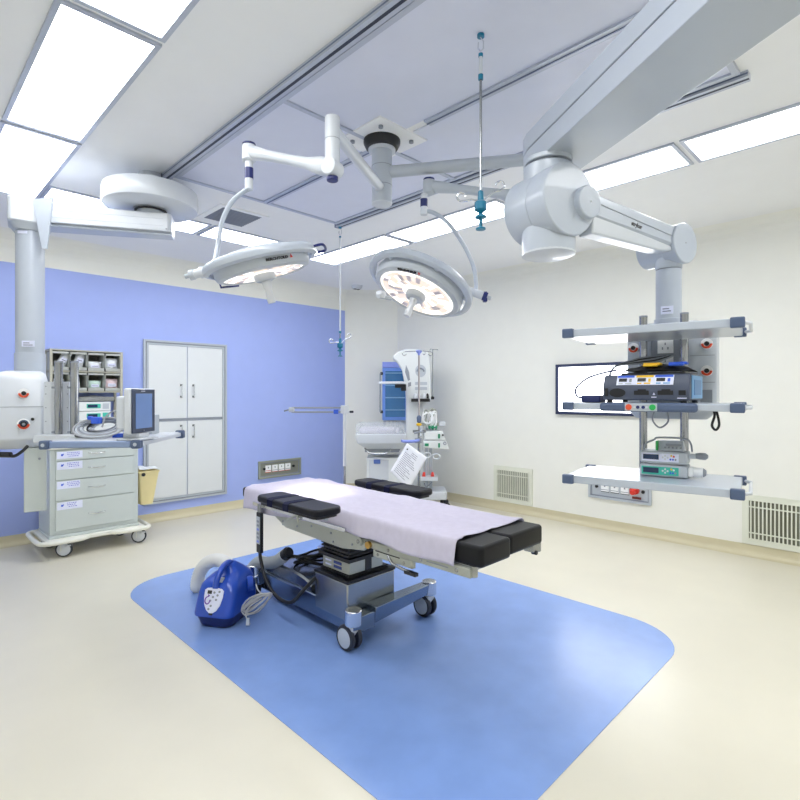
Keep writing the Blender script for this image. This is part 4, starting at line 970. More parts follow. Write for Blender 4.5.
# lamp maker: head frame axes a (across), n (lens direction)
def lamp(name, label, centre, a, n, R_, joint, elbow, coup_top, coup_bot, yoke, pivot_side, text_side):
    a = a.normalized(); n = n.normalized(); c2 = n.cross(a).normalized()
    L_ = thing(name, label, 'surgical lamp', tuple(centre))
    w = lambda mb, nm, par=L_, **kw: build(mb, nm, par, world=True, **kw)
    XH = basis(centre, a, -n.cross(a) if False else c2, n)   # local z = lens direction
    if XH.to_3x3().determinant() < 0: XH = basis(centre, a, -c2, n)
    # outer ring
    mb = MB(); mb.lathe([(R_*.90, -.034), (R_*.96, -.032), (R_*.99, -.022), (R_, -.008), (R_*.995, .008), (R_*.96, .016), (R_*.91, .018), (R_*.885, .012), (R_*.885, -.028), (R_*.90, -.034)], M_SILVERW, n=72, X=XH, caps=False); rg = w(mb, 'outer_ring')
    # inner body
    mb = MB(); mb.lathe([(.0, -.075), (R_*.30, -.072), (R_*.62, -.058), (R_*.80, -.030), (R_*.835, .0), (R_*.835, .035), (R_*.80, .055), (R_*.72, .065), (R_*.71, .060)], M_GREYL, n=64, X=XH, caps=False); bd = w(mb, 'lamp_body')
    for k in range(6):
        t = 2*PI*k/6+.3; q0 = XH @ Vector((math.cos(t)*R_*.80, math.sin(t)*R_*.80, 0)); q1 = XH @ Vector((math.cos(t)*R_*.90, math.sin(t)*R_*.90, 0))
        mb = MB(); mb.cyl(q0, q1, .016, M_SILVERW, n=10); w(mb, 'spoke', rg)
    # lens: faceted glowing disc
    mb = MB(); nr, na = 5, 36
    rnd = random.Random(len(name)+int(R_*1000))
    rad = [R_*.15, R_*.28, R_*.42, R_*.56, R_*.66, R_*.715]
    for i in range(nr):
        for k in range(na):
            t0, t1 = 2*PI*k/na, 2*PI*(k+1)/na; zz0 = .060-.006*(i % 2); zz1 = .060-.006*((i+1) % 2)
            m = M_LENS if (i in (0, 4) or rnd.random() < .5) else (M_REFL if rnd.random() < .85 else M_FACET)
            mb.add([(rad[i]*math.cos(t0), rad[i]*math.sin(t0), zz0), (rad[i]*math.cos(t1), rad[i]*math.sin(t1), zz0), (rad[i+1]*math.cos(t1), rad[i+1]*math.sin(t1), zz1), (rad[i+1]*math.cos(t0), rad[i+1]*math.sin(t0), zz1)], [(0, 1, 2, 3)], m, XH)
    w(mb, 'lens', bd)
    mb = MB(); mb.lathe([(R_*.18, .05), (R_*.19, .075), (R_*.165, .092), (R_*.12, .098), (0, .098)], M_GREYL, n=36, X=XH); hb_ = w(mb, 'centre_boss', bd)
    mb = MB(); mb.lathe([(.0, .095), (.026, .098), (.022, .125), (.017, .14), (.021, .20), (.019, .212), (0, .214)], M_WHITE, n=24, X=XH); w(mb, 'sterile_handle', hb_)
    # maker's lettering on the body rim
    cam_d = (Vector((0, 0, EYE))-Vector(centre)).normalized()
    if not pivot_side:      # on the side of the housing facing the room
        rv = (cam_d-n*cam_d.dot(n)).normalized(); rv = (rv+a*.38).normalized(); tan = n.cross(rv)
        if tan.dot(RGT) < 0: tan = -tan
        o = Vector(centre)+rv*(R_*.838)+n*.030; fc = rv; upv = fc.cross(tan)
        if upv.z < 0: upv = -upv; tan = upv.cross(fc)
    else:                   # on the bezel beside the lens
        rv = (a*.55+(UP-n*UP.dot(n)).normalized()*.83).normalized(); tan = n.cross(rv)
        if tan.dot(RGT) < 0: tan = -tan
        o = Vector(centre)+rv*(R_*.765)+n*.063; fc = n; upv = fc.cross(tan)
        tan = upv.cross(fc)
    Xt = basis(o-tan*.06-upv*.008, tan, upv, fc)
    text('BERCHTOLD', 'lettering', M_BLACK, bd, Xt, .018, ext=.0035, scale_x=1.1, bold=.0004)
    mb = MB(); mb.prism([(.124, .0), (.136, .0), (.130, .018)], -.002, .004, M_RED, Xt); w(mb, 'red_mark', bd)
    # grip rails on the rim
    for s, sd in ((1, 0), (-1, PI)):
        pass
    # yoke
    mb = MB(); mb.tube([Vector(p) for p in yoke], .0125, M_SILVERW, n=14, smooth=8); yk = w(mb, 'yoke')
    e = Vector(yoke[-1]); inw = (Vector(centre)-e); inw = (inw-n*inw.dot(n)).normalized()
    mb = MB(); mb.cyl(e-inw*.05, e+inw*(.05), .024, M_WHITE, n=20); mb.cyl(e-inw*.075, e-inw*.05, .027, M_NAVY if pivot_side else M_GREYL, n=20); mb.cyl(e-inw*.10, e-inw*.075, .012, M_GREYL, n=14); w(mb, 'tilt_pivot', yk, bevel=.002)
    if not pivot_side:
        mb = MB(); mb.cyl(e-inw*.02, e+inw*.0, .03, M_WHITE, n=20); w(mb, 'pivot_collar', yk)
    # coupling
    ct, cb = Vector(coup_top), Vector(coup_bot); dv = (cb-ct)
    mb = MB(); mb.cyl(ct, cb, .021, M_WHITE, n=22); cpn = w(mb, 'coupling', bevel=.002)
    mb = MB(); mb.cyl(ct+dv*.25, ct+dv*.62, .0225, M_NAVY, n=22); w(mb, 'navy_band', cpn)
    # spring arm between joint and elbow
    J, E_ = Vector(joint), Vector(elbow)
    X, Ln = along(J, E_)
    def sec(x, hw, hh): return [(x, y, z) for y, z in rrect(hw*2, hh*2, min(hw, hh)*.8, 4)]
    mb = MB(); mb.loft([sec(0, .030, .036), sec(Ln*.12, .034, .044), sec(Ln*.28, .026, .028), sec(Ln*.5, .025, .024), sec(Ln*.75, .026, .026), sec(Ln*.9, .03, .034), sec(Ln, .030, .034)], M_WHITE if not pivot_side else M_GREYL, X=X); sa = w(mb, 'spring_arm', ang=50)
    mb = MB(); mb.cyl(E_-UP*.05-X.to_3x3() @ Vector((0, 0, 0)), E_+UP*.035, .036, M_WHITE if not pivot_side else M_GREYL, n=24); w(mb, 'elbow_joint', sa, bevel=.008)
    mb = MB(); mb.cyl(E_+UP*.035, E_+UP*.045, .034, M_NAVY, n=24); w(mb, 'elbow_cap', sa, bevel=.003)
    mb = MB(); yv = (X.to_3x3() @ Vector((0, 1, 0))); mb.cyl(J-yv*.042, J+yv*.042, .042, M_WHITE if not pivot_side else M_GREYL, n=26); mb.cyl(J-UP*.062, J-UP*.04, .028, M_NAVY, n=20); w(mb, 'shoulder_joint', sa, bevel=.004)
    mk = X @ basis((Ln*.42, -.0265, -.006), (1, 0, 0), (0, 0, 1), (0, -1, 0))
    mb = MB(); mb.prism([(0, 0), (.012, 0), (.006, .016)], 0, .001, M_RED, mk); mb.box((.018, .002, 0), (.06, .007, .001), M_GREYM, mk); w(mb, 'arm_mark', sa)
    # grip loop on ring
    return L_, XH
def ax(r, u, f=0): return RGT*r+UP*u+FWD*f
g13 = math.radians(14)
c1 = P(261, 263, 2.72)
aL = ax(math.cos(g13), math.sin(g13)); nL = ax(math.sin(g13), -math.cos(g13), .14)
J1 = Vector((bb.x, bb.y, 2.585)); E1 = P(249, 152, 2.72)
ct = P(249, 161, 2.72); cb = P(249, 190, 2.72)
yk = [P(249, 189, 2.72), P(243, 192, 2.74), P(231, 203, 2.77), P(222, 222, 2.80), P(218, 245, 2.80), P(214, 262, 2.75), P(204, 272, 2.70)]
lampA, XA = lamp('surgical_lamp', 'left surgical lamp head, seen nearly edge-on with glowing underside, above the table head', c1, aL, nL, .298, J1, E1, ct, cb, yk, False, -PI/2)
g24 = math.radians(23); tau = math.radians(15)
c2_ = P(420, 286, 3.12)
aR = ax(math.cos(g24), -math.sin(g24)); d0 = ax(-math.sin(g24), -math.cos(g24)); nR = d0*math.cos(tau)-FWD*math.sin(tau)
J2 = Vector((b2.x, b2.y, 2.655)); E2 = P(429, 186, 3.18)
ct = P(424, 194, 3.18); cb = P(424, 215, 3.18)
yk = [P(425, 211, 3.18), P(434, 213, 3.19), P(448, 223, 3.20), P(463, 244, 3.20), P(473, 265, 3.18), P(476, 283, 3.14), P(475, 293, 3.10)]
lampB, XB = lamp('surgical_lamp', 'right surgical lamp head, tilted to show its round glowing lens, over the table', c2_, aR, nR, .328, J2, E2, ct, cb, yk, True, -PI/2)
# extra rim fittings on the heads
def w_(mb, nm, par, **kw): return build(mb, nm, par, world=True, **kw)
mb = MB(); q = XA @ Vector((-.27, -.12, .02)); q2 = XA @ Vector((-.20, -.22, .02)); mb.tube([q-nL*.01, q+nL*.035, q2+nL*.035, q2-nL*.01], .006, M_NAVY, n=8); w_(mb, 'grip_bar', lampA)
mb = MB(); q = XA @ Vector((.295, 0, 0)); mb.tube([q-FWD*.06, q+aL*.045-FWD*.05, q+aL*.045+FWD*.05, q+FWD*.06], .007, M_NAVY, n=8, smooth=4); w_(mb, 'grip_bar', lampA)
mb = MB(); q = P(381, 295, 3.02); mb.lathe([(0, -.02), (.02, -.018), (.03, 0), (.026, .02), (0, .026)], M_WHITE, X=Matrix.Translation(q)); q2 = q+RGT*.06-UP*.01+FWD*.06; mb.tube([q, q+FWD*.05, q2], .012, M_GREYL, n=10); w_(mb, 'side_knob', lampB)
mb = MB(); q = P(485, 297, 3.10); mb.box((-.012, -.02, -.03), (.012, .02, .03), M_NAVY, Matrix.Translation(q) @ Matrix.Rotation(-PI/4, 4, 'Z')); w_(mb, 'navy_end_cap', lampB, bevel=.005)
# the lamps' own beams
def beam(par, XH, target, power, ang, rad=.11):
    ld = bpy.data.lights.new('beam', 'SPOT'); ld.energy = power; ld.spot_size = math.radians(ang); ld.spot_blend = .8; ld.shadow_soft_size = rad; ld.color = (1, .95, .93)
    o = bpy.data.objects.new('beam', ld); COL.objects.link(o)
    p = XH @ Vector((0, 0, .25)); o.location = p; dv = (Vector(target)-p); o.rotation_euler = dv.to_track_quat('-Z', 'Y').to_euler()
beam(lampA, XA, (2.12, 3.0, .8), 26, 24); beam(lampB, XB, (2.2, 3.05, .8), 26, 22)

# ================================================================== IV hooks from ceiling rails
def ivhook(label, x, y, ztop, zcl, s, zmid, name='infusion_hook'):
    t = thing(name, label, 'infusion hook', (x, y, ztop), -PI/4)
    mb = MB(); mb.cyl((0, 0, -.012), (0, 0, 0), .016, M_TEAL, n=14); mb.tube([(0, 0, -.012), (.012, 0, -.03), (.012, 0, -.06), (0, 0, -.075), (-.012, 0, -.06), (-.010, 0, -.035)], .003, M_CHROME, n=8); build(mb, 'top_hook', t)
    mb = MB(); mb.cyl((0, 0, zmid-ztop), (0, 0, -.085), .0085*s, M_WHITE, n=12); mb.cyl((0, 0, -.10), (0, 0, -.085), .011*s, M_TEAL, n=12); build(mb, 'upper_rod', t)
    mb = MB(); mb.cyl((0, 0, zcl+.04-ztop), (0, 0, zmid-ztop), .006*s, M_STEEL, n=12); mb.cyl((0, 0, zmid-.01-ztop), (0, 0, zmid+.012-ztop), .012*s, M_TEAL, n=14); build(mb, 'lower_rod', t)
    z = zcl-ztop
    mb = MB(); mb.lathe([(.006, .075), (.012, .07), (.014, .03), (.027, .022), (.027, -.012), (.014, -.02), (.008, -.028), (.026, -.040), (.026, -.046), (.008, -.052), (.008, -.085), (.022, -.092), (.022, -.098), (0, -.10)], M_TEAL, n=24, X=Matrix.Translation((0, 0, z))); build(mb, 'teal_grip', t)
    for sx in (-1, 1):
        mb = MB(); mb.tube([(sx*.01, 0, z+.03), (sx*.04, 0, z+.035+.02*(sx > 0)), (sx*.062, 0, z+.03+.04*(sx > 0)), (sx*.09, 0, z+.028+.05*(sx > 0)), (sx*.105, 0, z+.045+.05*(sx > 0)), (sx*.092, 0, z+.066+.05*(sx > 0)), (sx*.072, 0, z+.060+.05*(sx > 0)), (sx*.066, 0, z+.048+.05*(sx > 0))], .0042, M_CHROME, n=8, smooth=4); build(mb, 'hook', t)
ivhook('teal infusion hook hanging from the near side of the ceiling rail, between lamp and thick boom', 3.055-0.0, 2.24-1.6, 3.06, 2.25, 1.0, 2.60) if False else None
ivhook('large teal infusion hook hanging in front of the right surgical lamp arm', C(2.30, .357).x, C(2.30, .357).y, 3.09, 2.325, .95, 2.9)
ivhook('thin rod with small teal infusion hook hanging near the far end of the blue wall', 3.055, 3.85, 3.067, 1.95, .95, 2.08)
# ================================================================== drawer cart
K = thing('drawer_cart', 'pale grey-green four-drawer medical cart on castors in front of the blue wall', 'cart', (1.466, 5.82, 0))
k = lambda mb, nm, par=K, **kw: build(mb, nm, par, world=True, **kw)
mb = MB(); mb.box((1.09, 5.60, .2), (1.85, 6.06, .99), M_CART); mb.box((1.085, 5.59, .17), (1.855, 6.06, .2), M_CART); cb_ = k(mb, 'body', bevel=.008)
mb = MB(); mb.box((1.07, 5.575, .99), (1.87, 6.07, 1.015), M_BUMP); k(mb, 'top_panel', bevel=.006)
zs = [.978, .882, .704, .512, .237]
for i in range(4):
    z1, z0 = zs[i]-.004, zs[i+1]+.004
    mb = MB(); mb.box((1.135, 5.583, z0), (1.805, 5.602, z1), M_CART); d = k(mb, 'drawer', bevel=.003)
    zc = ((z0+z1)/2+.012) if i < 3 else .37
    mb = MB(); mb.tube([(1.40, 5.583, zc), (1.41, 5.56, zc), (1.47, 5.555, zc-.004), (1.53, 5.56, zc), (1.54, 5.583, zc)], .006, M_CHROME, n=8, smooth=4); k(mb, 'handle', d)
    mb = MB(); mb.box((1.145, 5.581, z1-.075 if i else z1-.07), (1.35 if i != 2 else 1.33, 5.583, z1-.006), M_LABEL); lb = k(mb, 'label_strip', d)
    mb = MB(); q = z1-.035
    mb.prism([(1.175, q-.01), (1.188, q-.012), (1.20, q+.004), (1.196, q+.012), (1.186, q+.006), (1.178, q+.010)], -5.581, -5.5802, M_BLUEP, basis((0, 0, 0), (1, 0, 0), (0, 0, 1), (0, -1, 0)))
    k(mb, 'blue_emblem', lb)
    mb = MB()
    for r_ in range(3):
        x = 1.225+.012*(r_ == 2)
        while x < 1.32-.03*(i == 3):
            w = random.uniform(.006, .016); mb.box((x, 5.5802, z1-.022-r_*.016), (x+w, 5.581, z1-.015-r_*.016), M_INKB); x += w+.006
    o = k(mb, 'printed_lines', lb)
mb = MB(); ytop = .155
loop = [(1.02, 6.08), (1.0, 5.95), (1.0, 5.62), (1.03, 5.535), (1.10, 5.505), (1.30, 5.505), (1.36, 5.53), (1.42, 5.575), (1.56, 5.578), (1.62, 5.53), (1.70, 5.505), (1.86, 5.505), (1.92, 5.535), (1.945, 5.62), (1.945, 5.95), (1.92, 6.08), (1.80, 6.11), (1.14, 6.11)]
mb.tube([(x, y, ytop) for x, y in loop], .021, M_BUMP, n=12, closed=True, smooth=4); k(mb, 'bumper')
mb = MB(); mb.box((1.05, 5.54, .14), (1.90, 6.09, .172), M_BUMP); k(mb, 'underframe', bevel=.006)
for x, y in ((1.20, 5.60), (1.85, 5.60), (1.17, 6.02), (1.80, 6.02)):
    mb = MB(); mb.cyl((x, y, .112), (x, y, .142), .028, M_GREYL, n=16); mb.box((x-.03, y-.03, .055), (x-.022, y+.03, .118), M_BUMP); mb.box((x+.022, y-.03, .055), (x+.03, y+.03, .118), M_BUMP); mb.box((x-.03, y-.03, .11), (x+.03, y+.03, .118), M_BUMP)
    h = k(mb, 'caster', bevel=.002)
    X = Matrix.Translation((x, y-.02, .070)) @ Matrix.Rotation(math.radians(62), 4, 'Z') @ Matrix.Rotation(PI/2, 4, 'Y')
    mb = MB(); mb.lathe([(.050, -.018), (.064, -.014), (.070, -.006), (.070, .006), (.064, .014), (.050, .018)], M_RUBBER, X=X, n=28); wh = k(mb, 'wheel', h)
    mb = MB(); mb.lathe([(0, -.021), (.050, -.021), (.058, -.015), (.058, .015), (.050, .021), (0, .021)], M_WHITE, X=X, n=28); k(mb, 'hub_cap', wh)
    mb = MB(); mb.box((x+.0, y-.075, .10), (x+.045, y-.03, .112), M_WHITE); k(mb, 'brake_pedal', h, bevel=.003)
# yellow bin
Yb = thing('waste_bin', 'small pale yellow tapered bin hooked on the right side of the drawer cart', 'bin', (1.965, 5.75, .36))
mb = MB(); o0 = rrect(.12, .20, .02, 3); o1 = rrect(.20, .26, .02, 3)
mb.loft([[(x-.01, y, 0) for x, y in o0], [(x, y, .33) for x, y in o1], [(x*1.08, y*1.06, .33) for x, y in o1], [(x*1.08, y*1.06, .345) for x, y in o1], [(x*.94, y*.94, .345) for x, y in o1], [(x*.92-.01, y*.92, .31) for x, y in o1]], M_YBIN); build(mb, 'bin', Yb)
mb = MB(); mb.box((-.115, -.05, .29), (-.095, .05, .35), M_YBIN); build(mb, 'hook', Yb)
mb = MB(); mb.cyl((-.06, -.142, .315), (-.06, -.128, .315), .018, M_BLACK, n=14); build(mb, 'black_knob', Yb)
mb = MB(); mb.grid(lambda i, j: (-.09+.18*i, -.115+.23*j, .35+.02*math.sin(7*i+2)*math.sin(6*j)+.015), 8, 8, M_PACK); build(mb, 'liner', Yb, solid=.002)

# ================================================================== rack of bins
R_ = thing('storage_rack', 'grey-brown wall-side rack with two tiers of packet bins, behind the drawer cart', 'rack', (1.56, 6.24, 0))
k = lambda mb, nm, par=R_, **kw: build(mb, nm, par, world=True, **kw)
for x in (1.205, 1.852):
    for y in (6.13, 6.345):
        mb = MB(); mb.box((x-.012, y-.012, 0), (x+.012, y+.012, 1.95), M_RACK); k(mb, 'post')
for z, nm in ((.45, 'lower_shelf'), (1.075, 'work_shelf'), (1.515, 'bin_shelf'), (1.725, 'bin_shelf'), (1.94, 'top_shelf')):
    mb = MB(); mb.box((1.193, 6.12, z), (1.864, 6.357, z+.014), M_RACK); k(mb, nm, bevel=.002)
mb = MB(); mb.box((1.2, 6.35, 1.52), (1.857, 6.357, 1.945), M_BINBACK); k(mb, 'back_panel')
mb = MB()
binx = [1.205+.1618*i for i in range(5)]
bins = []
for tier, z in enumerate((1.53, 1.74)):
    for i in range(4):
        x0, x1 = binx[i]+.004, binx[i+1]-.004; h = .19
        mb = MB(); mb.box((x0, 6.13, z), (x0+.004, 6.34, z+h), M_BINC); mb.box((x1-.004, 6.13, z), (x1, 6.34, z+h), M_BINC); mb.box((x0, 6.13, z), (x1, 6.34, z+.004), M_BINC); mb.box((x0, 6.13, z), (x1, 6.134, z+.035), M_BINC); mb.box((x0, 6.13, z+h-.02), (x1, 6.138, z+h), M_BINC)
        k(mb, 'bin_drawer', par=R_)
def packet(label, x, z, w, h, m, tilt=0, y=6.20, d=.06):
    t = thing('supply_packet', label, 'packet', (x, y, z), 0, 'packets in the rack bins')
    mb = MB(); Xr = Matrix.Rotation(tilt, 4, 'Y'); dz = abs(math.sin(tilt))*w/2
    mb.grid(lambda i, j: ((i-.5)*w, -(d/2)*(max(0, math.sin(PI*i)*math.sin(PI*j)))**.4+.004*math.sin(i*11)*math.sin(j*9), j*h), 10, 10, m, X=Matrix.Translation((0, 0, dz)) @ Xr)
    mb.grid(lambda i, j: ((i-.5)*w, (d/2)*(max(0, math.sin(PI*i)*math.sin(PI*j)))**.4, j*h), 10, 10, m, X=Matrix.Translation((0, 0, dz)) @ Xr)
    build(mb, 'wrapper', t, ang=60)
    mb = MB(); mb.box((-w*.3, -d/2-.006, h*.35), (w*.3, -d/2-.003, h*.6), M_LABEL, Matrix.Translation((0, 0, dz)) @ Xr); mb.box((-w*.25, -d/2-.007, h*.45), (w*.2, -d/2-.006, h*.49), M_INK, Matrix.Translation((0, 0, dz)) @ Xr); build(mb, 'print', t)
    return t
packet('tilted white packet in the leftmost bin of the rack top tier', 1.285, 1.745, .085, .19, M_PACK, .45)
packet('long tilted white packet in the second bin of the rack top tier', 1.445, 1.745, .09, .20, M_PACK, .25)
packet('low crumpled white packet in the third bin of the rack top tier', 1.609, 1.745, .13, .10, M_PACK)
packet('square white packet in the rightmost bin of the rack top tier', 1.77, 1.745, .125, .14, M_PACK)
packet('narrow white packet leaning in the second bin of the rack lower tier', 1.45, 1.535, .06, .14, M_PACK, -.1)
packet('white and green packet in the third bin of the rack lower tier', 1.609, 1.535, .12, .11, M_PACKG)
packet('pinkish striped packet in the rightmost bin of the rack lower tier', 1.77, 1.535, .125, .13, M_PACKP)
packet('small white packet in the leftmost bin of the rack lower tier', 1.285, 1.535, .09, .12, M_PACK)
# apparatus on the work shelf
t = thing('drawer_box', 'white three-drawer box on the rack work shelf behind the metal poles', 'drawer box', (1.56, 6.23, 1.0895))
mb = MB(); mb.box((-.26, -.10, 0), (.28, .10, .13), M_WARMW); c = build(mb, 'case', t, bevel=.005)
for z in (.01, .072):
    mb = MB(); mb.box((-.25, -.106, z), (.27, -.10, z+.05), M_WARMW); build(mb, 'drawer', c, bevel=.002)
t = thing('metal_tray', 'stainless instrument tray of clear tubing on top of the stacked teal-display pumps', 'tray', (1.60, 6.24, 1.4205))
mb = MB(); mb.box((-.19, -.10, 0), (.19, .10, .005), M_STEEL); mb.box((-.19, -.10, 0), (.19, -.096, .05), M_STEEL); mb.box((-.19, .096, 0), (.19, .10, .05), M_STEEL); mb.box((-.19, -.10, 0), (-.186, .10, .05), M_STEEL); mb.box((.186, -.10, 0), (.19, .10, .05), M_STEEL); build(mb, 'tray', t)
mb = MB(); rnd = random.Random(2)
for q in range(5): mb.tube([(-.15+.3*i/7, .06*math.sin(i*2+q), .025+.006*q+.008*math.sin(i+q)) for i in range(8)], .009, M_GREYL, n=6, smooth=3)
build(mb, 'tubing', t)
for q, (x, z, l) in enumerate(((1.60, 1.221, 'lower white and green infusion pump with teal display on the rack work shelf'), (1.60, 1.321, 'upper white and green infusion pump with teal display, under the steel tray'))):
    t = thing('infusion_pump', l, 'infusion pump', (x, 6.23, z))
    mb = MB(); mb.box((-.15, -.10, 0), (.15, .09, .096), M_WARMW); c = build(mb, 'case', t, bevel=.008)
    mb = MB(); mb.box((-.08, -.104, .03), (.05, -.10, .075), M_TEALG); d_ = build(mb, 'display_panel', c)
    mb = MB(); mb.box((-.07, -.106, .038), (.02, -.104, .068), M_DISP); build(mb, 'display', d_)
    mb = MB(); mb.box((.07, -.104, .02), (.13, -.10, .08), M_TEALG if q == 0 else M_GREYL); build(mb, 'keypad', c)
t = thing('dark_monitor', 'small dark-screened device with green knobs on the rack work shelf behind the poles', 'medical device', (1.348, 6.22, 1.2205))
mb = MB(); mb.box((-.09, -.09, 0), (.085, .08, .17), M_GREYL); c = build(mb, 'case', t, bevel=.006)
mb = MB(); mb.box((-.07, -.093, .05), (.05, -.09, .14), M_BLACK); build(mb, 'screen', c)
for x in (-.03, .02, .06): mb = MB(); mb.cyl((x, -.10, .03), (x, -.09, .03), .012, M_GREEN, n=12); build(mb, 'knob', c)

# ================================================================== corner group: cabinet, infant warmer, stands
YW = -PI/4
def GX(u, f): return (u-400)*f/520
def GZ(v, f): return EYE+(394-v)*f/520
# blue glass cabinet
F0 = 7.62
lc = C(F0, GX(396, F0))
t = thing('glass_cabinet', 'periwinkle blue cabinet with glass door and shelves behind the infant warmer in the corner', 'cabinet', (lc.x, lc.y, 0), YW)
x0, x1 = -.20, .18; z0, z1 = GZ(420, F0), GZ(362, F0)
mb = MB(); mb.box((x0, .012, z0), (x0+.02, .32, z1), M_CABLUE); mb.box((x1-.02, .012, z0), (x1, .32, z1), M_CABLUE); mb.box((x0, .30, z0), (x1, .32, z1), M_CABLUE); mb.box((x0, .012, z0), (x1, .32, z0+.03), M_CABLUE); mb.box((x0, .0, z1-.03), (x1, .32, z1+.0), M_CABLUE); mb.box((x0, -.02, z1-.085), (x1, .02, z1-.0), M_LILAC); c = build(mb, 'carcass', t, bevel=.004)
mb = MB(); zt = z1-.09; fr(mb, x0, z0, x1, zt, .045, -.02, .01, M_CABLUE); d = build(mb, 'door', t, bevel=.003)
mb = MB(); mb.box((x0+.045, -.008, z0+.045), (x1-.045, -.002, zt-.045), M_GLASSB); build(mb, 'glass', d)
for q in range(4):
    mb = MB(); zq = z0+.14+q*.18; mb.box((x0+.045, -.013, zq), (x1-.045, -.009, zq+.016), mat('shelf_edge_blue', (130, 176, 214), .4)); build(mb, 'shelf_edge', c)
mb = MB(); mb.tube([(x0-.015, -.02, z0+.12), (x0-.03, -.05, z0+.12), (x0-.03, -.05, zt-.08), (x0-.015, -.02, zt-.08)], .010, M_GREYM, n=8); mb.box((x0-.03, -.03, z0+.10), (x0+.01, -.015, z0+.14), M_BLACK); mb.box((x0-.03, -.03, zt-.1), (x0+.01, -.015, zt-.06), M_BLACK); build(mb, 'handle', d)
mb = MB(); mb.box((x0+.02, .0, z0-.012), (x1, .30, z0), M_GREYL)
for q in range(6): mb.box((x0+.04+q*.055, 0.0, z0-.10), (x0+.052+q*.055, .02, z0-.012), M_GREYL)
build(mb, 'hanging_pegs', t)
for x in (x0+.03, x1-.03):
    for y in (.05, .28): mb = MB(); mb.box((x-.015, y-.015, 0), (x+.015, y+.015, z0), M_GREYL); build(mb, 'leg', t)

# infant warmer
FW = 6.95
lw = C(FW, GX(400, FW))
t = thing('infant_warmer', 'white infant warmer with curved canopy column and padded bassinet in the far corner', 'infant warmer', (lw.x, lw.y, 0), YW)
s = FW/520
def q_(u, v): return ((u-400)*s, GZ(v, FW))
k = lambda mb, nm, par=t, **kw: build(mb, nm, par, **kw)
XZ = lambda y: basis((0, y, 0), (1, 0, 0), (0, 0, 1), (0, -1, 0))
# column with curved canopy (profile extruded in depth)
col = [q_(u, v) for u, v in ((393, 356), (397, 352), (406, 349), (416, 349), (428, 352), (430, 360), (431, 400), (424, 405), (424, 500), (405, 500), (406, 400), (405, 385), (402, 370), (397, 362), (393, 359))]
mb = MB(); mb.prism(col, -.13, .13, M_WARMW, XZ(.10)); cl = k(mb, 'canopy_column', bevel=.02, seg=3)
mb = MB(); mb.prism([q_(u, v) for u, v in ((406, 365), (409, 372), (410, 380), (408, 381), (405, 372))], 0, .004, M_GREYM, XZ(-.031)); k(mb, 'side_vent', cl)
mb = MB(); mb.prism([q_(u, v) for u, v in ((408, 383), (411, 382), (411, 386), (408, 387))], 0, .004, M_GREYM, XZ(-.031)); k(mb, 'side_vent', cl)
ux, uz = q_(420.5, 371)
mb = MB(); mb.prism([(ux+.072*math.cos(a), uz+.082*math.sin(a)) for a in [i*PI/14 for i in range(28)]], 0, .006, M_GREYL, XZ(-.031)); rc = k(mb, 'round_recess', cl)
mb = MB(); mb.tube([(ux+.045*math.cos(a), -.042, uz-.01+.045*math.sin(a)) for a in [i*PI/10 for i in range(11)]], .012, M_GREYM, n=8); k(mb, 'grip', rc)
for v0 in (382, 387):
    mb = MB(); a_ = q_(415, v0+3); b_ = q_(427, v0); mb.box((a_[0], -.036, a_[1]), (b_[0], -.031, b_[1]), M_GREYL); k(mb, 'trim_bar', cl)
a_ = q_(411, 401.5); b_ = q_(429, 398.5)
mb = MB(); mb.box((a_[0], -.22, a_[1]), (b_[0], -.035, b_[1]), M_BLACK); k(mb, 'black_shelf', t, bevel=.004)
for u, r in ((415, .028), (419, .022), (424, .03), (427, .02)):
    mb = MB(); a_ = q_(u, 395); mb.lathe([(r, 0), (r, .03), (r*.6, .06), (0, .07)], M_WHITE if u != 427 else M_BLACK, X=Matrix.Translation((a_[0], -.13, q_(0, 398.4)[1])), n=14); k(mb, 'sensor_cap', t)
# arm tray
a_ = q_(379.5, 384.3); b_ = q_(405, 382)
mb = MB(); mb.box((a_[0], -.28, a_[1]), (b_[0], -.06, b_[1]), M_WHITE); st = k(mb, 'swing_tray', bevel=.006)
mb = MB(); a_ = q_(395, 388); b_ = q_(406, 384.5); mb.box((a_[0], -.2, a_[1]), (b_[0], -.05, b_[1]), M_BLACK); a_ = q_(401, 391); mb.box((a_[0], -.16, a_[1]), (b_[0], -.04, q_(0, 387)[1]), M_BLACK); k(mb, 'tray_clamp', st, bevel=.008)
# bassinet
xl, xr = q_(357, 0)[0], q_(406, 0)[0]
def rect(x0, x1, y0, y1, z): return [(x0, y0, z), (x1, y0, z), (x1, y1, z), (x0, y1, z)]
zb = lambda v: GZ(v, FW)
mb = MB(); mb.loft([rect(xl+.14, xr-.05, -.24, .16, zb(447)), rect(xl+.03, xr, -.34, .24, zb(441)), rect(xl+.01, xr, -.36, .26, zb(434)), rect(xl+.01, xr, -.36, .26, zb(432))], M_WHITE); ba = k(mb, 'bassinet', bevel=.01)
mb = MB(); fr_z0, fr_z1 = zb(432), zb(423)
mb.box((xl+.02, -.355, fr_z0), (xr-.02, -.348, fr_z1), M_CLEAR); mb.box((xl+.02, .24, fr_z0), (xr-.02, .247, fr_z1), M_CLEAR); mb.box((xl+.013, -.355, fr_z0), (xl+.02, .247, fr_z1), M_CLEAR); k(mb, 'clear_sides', ba)
mb = MB(); mb.prism(rrect(xr-xl-.14, .50, .05, 4, (xl+xr)/2-.02, -.05), zb(432), zb(427.5), M_MATT); k(mb, 'mattress', ba, bevel=.018, seg=3)
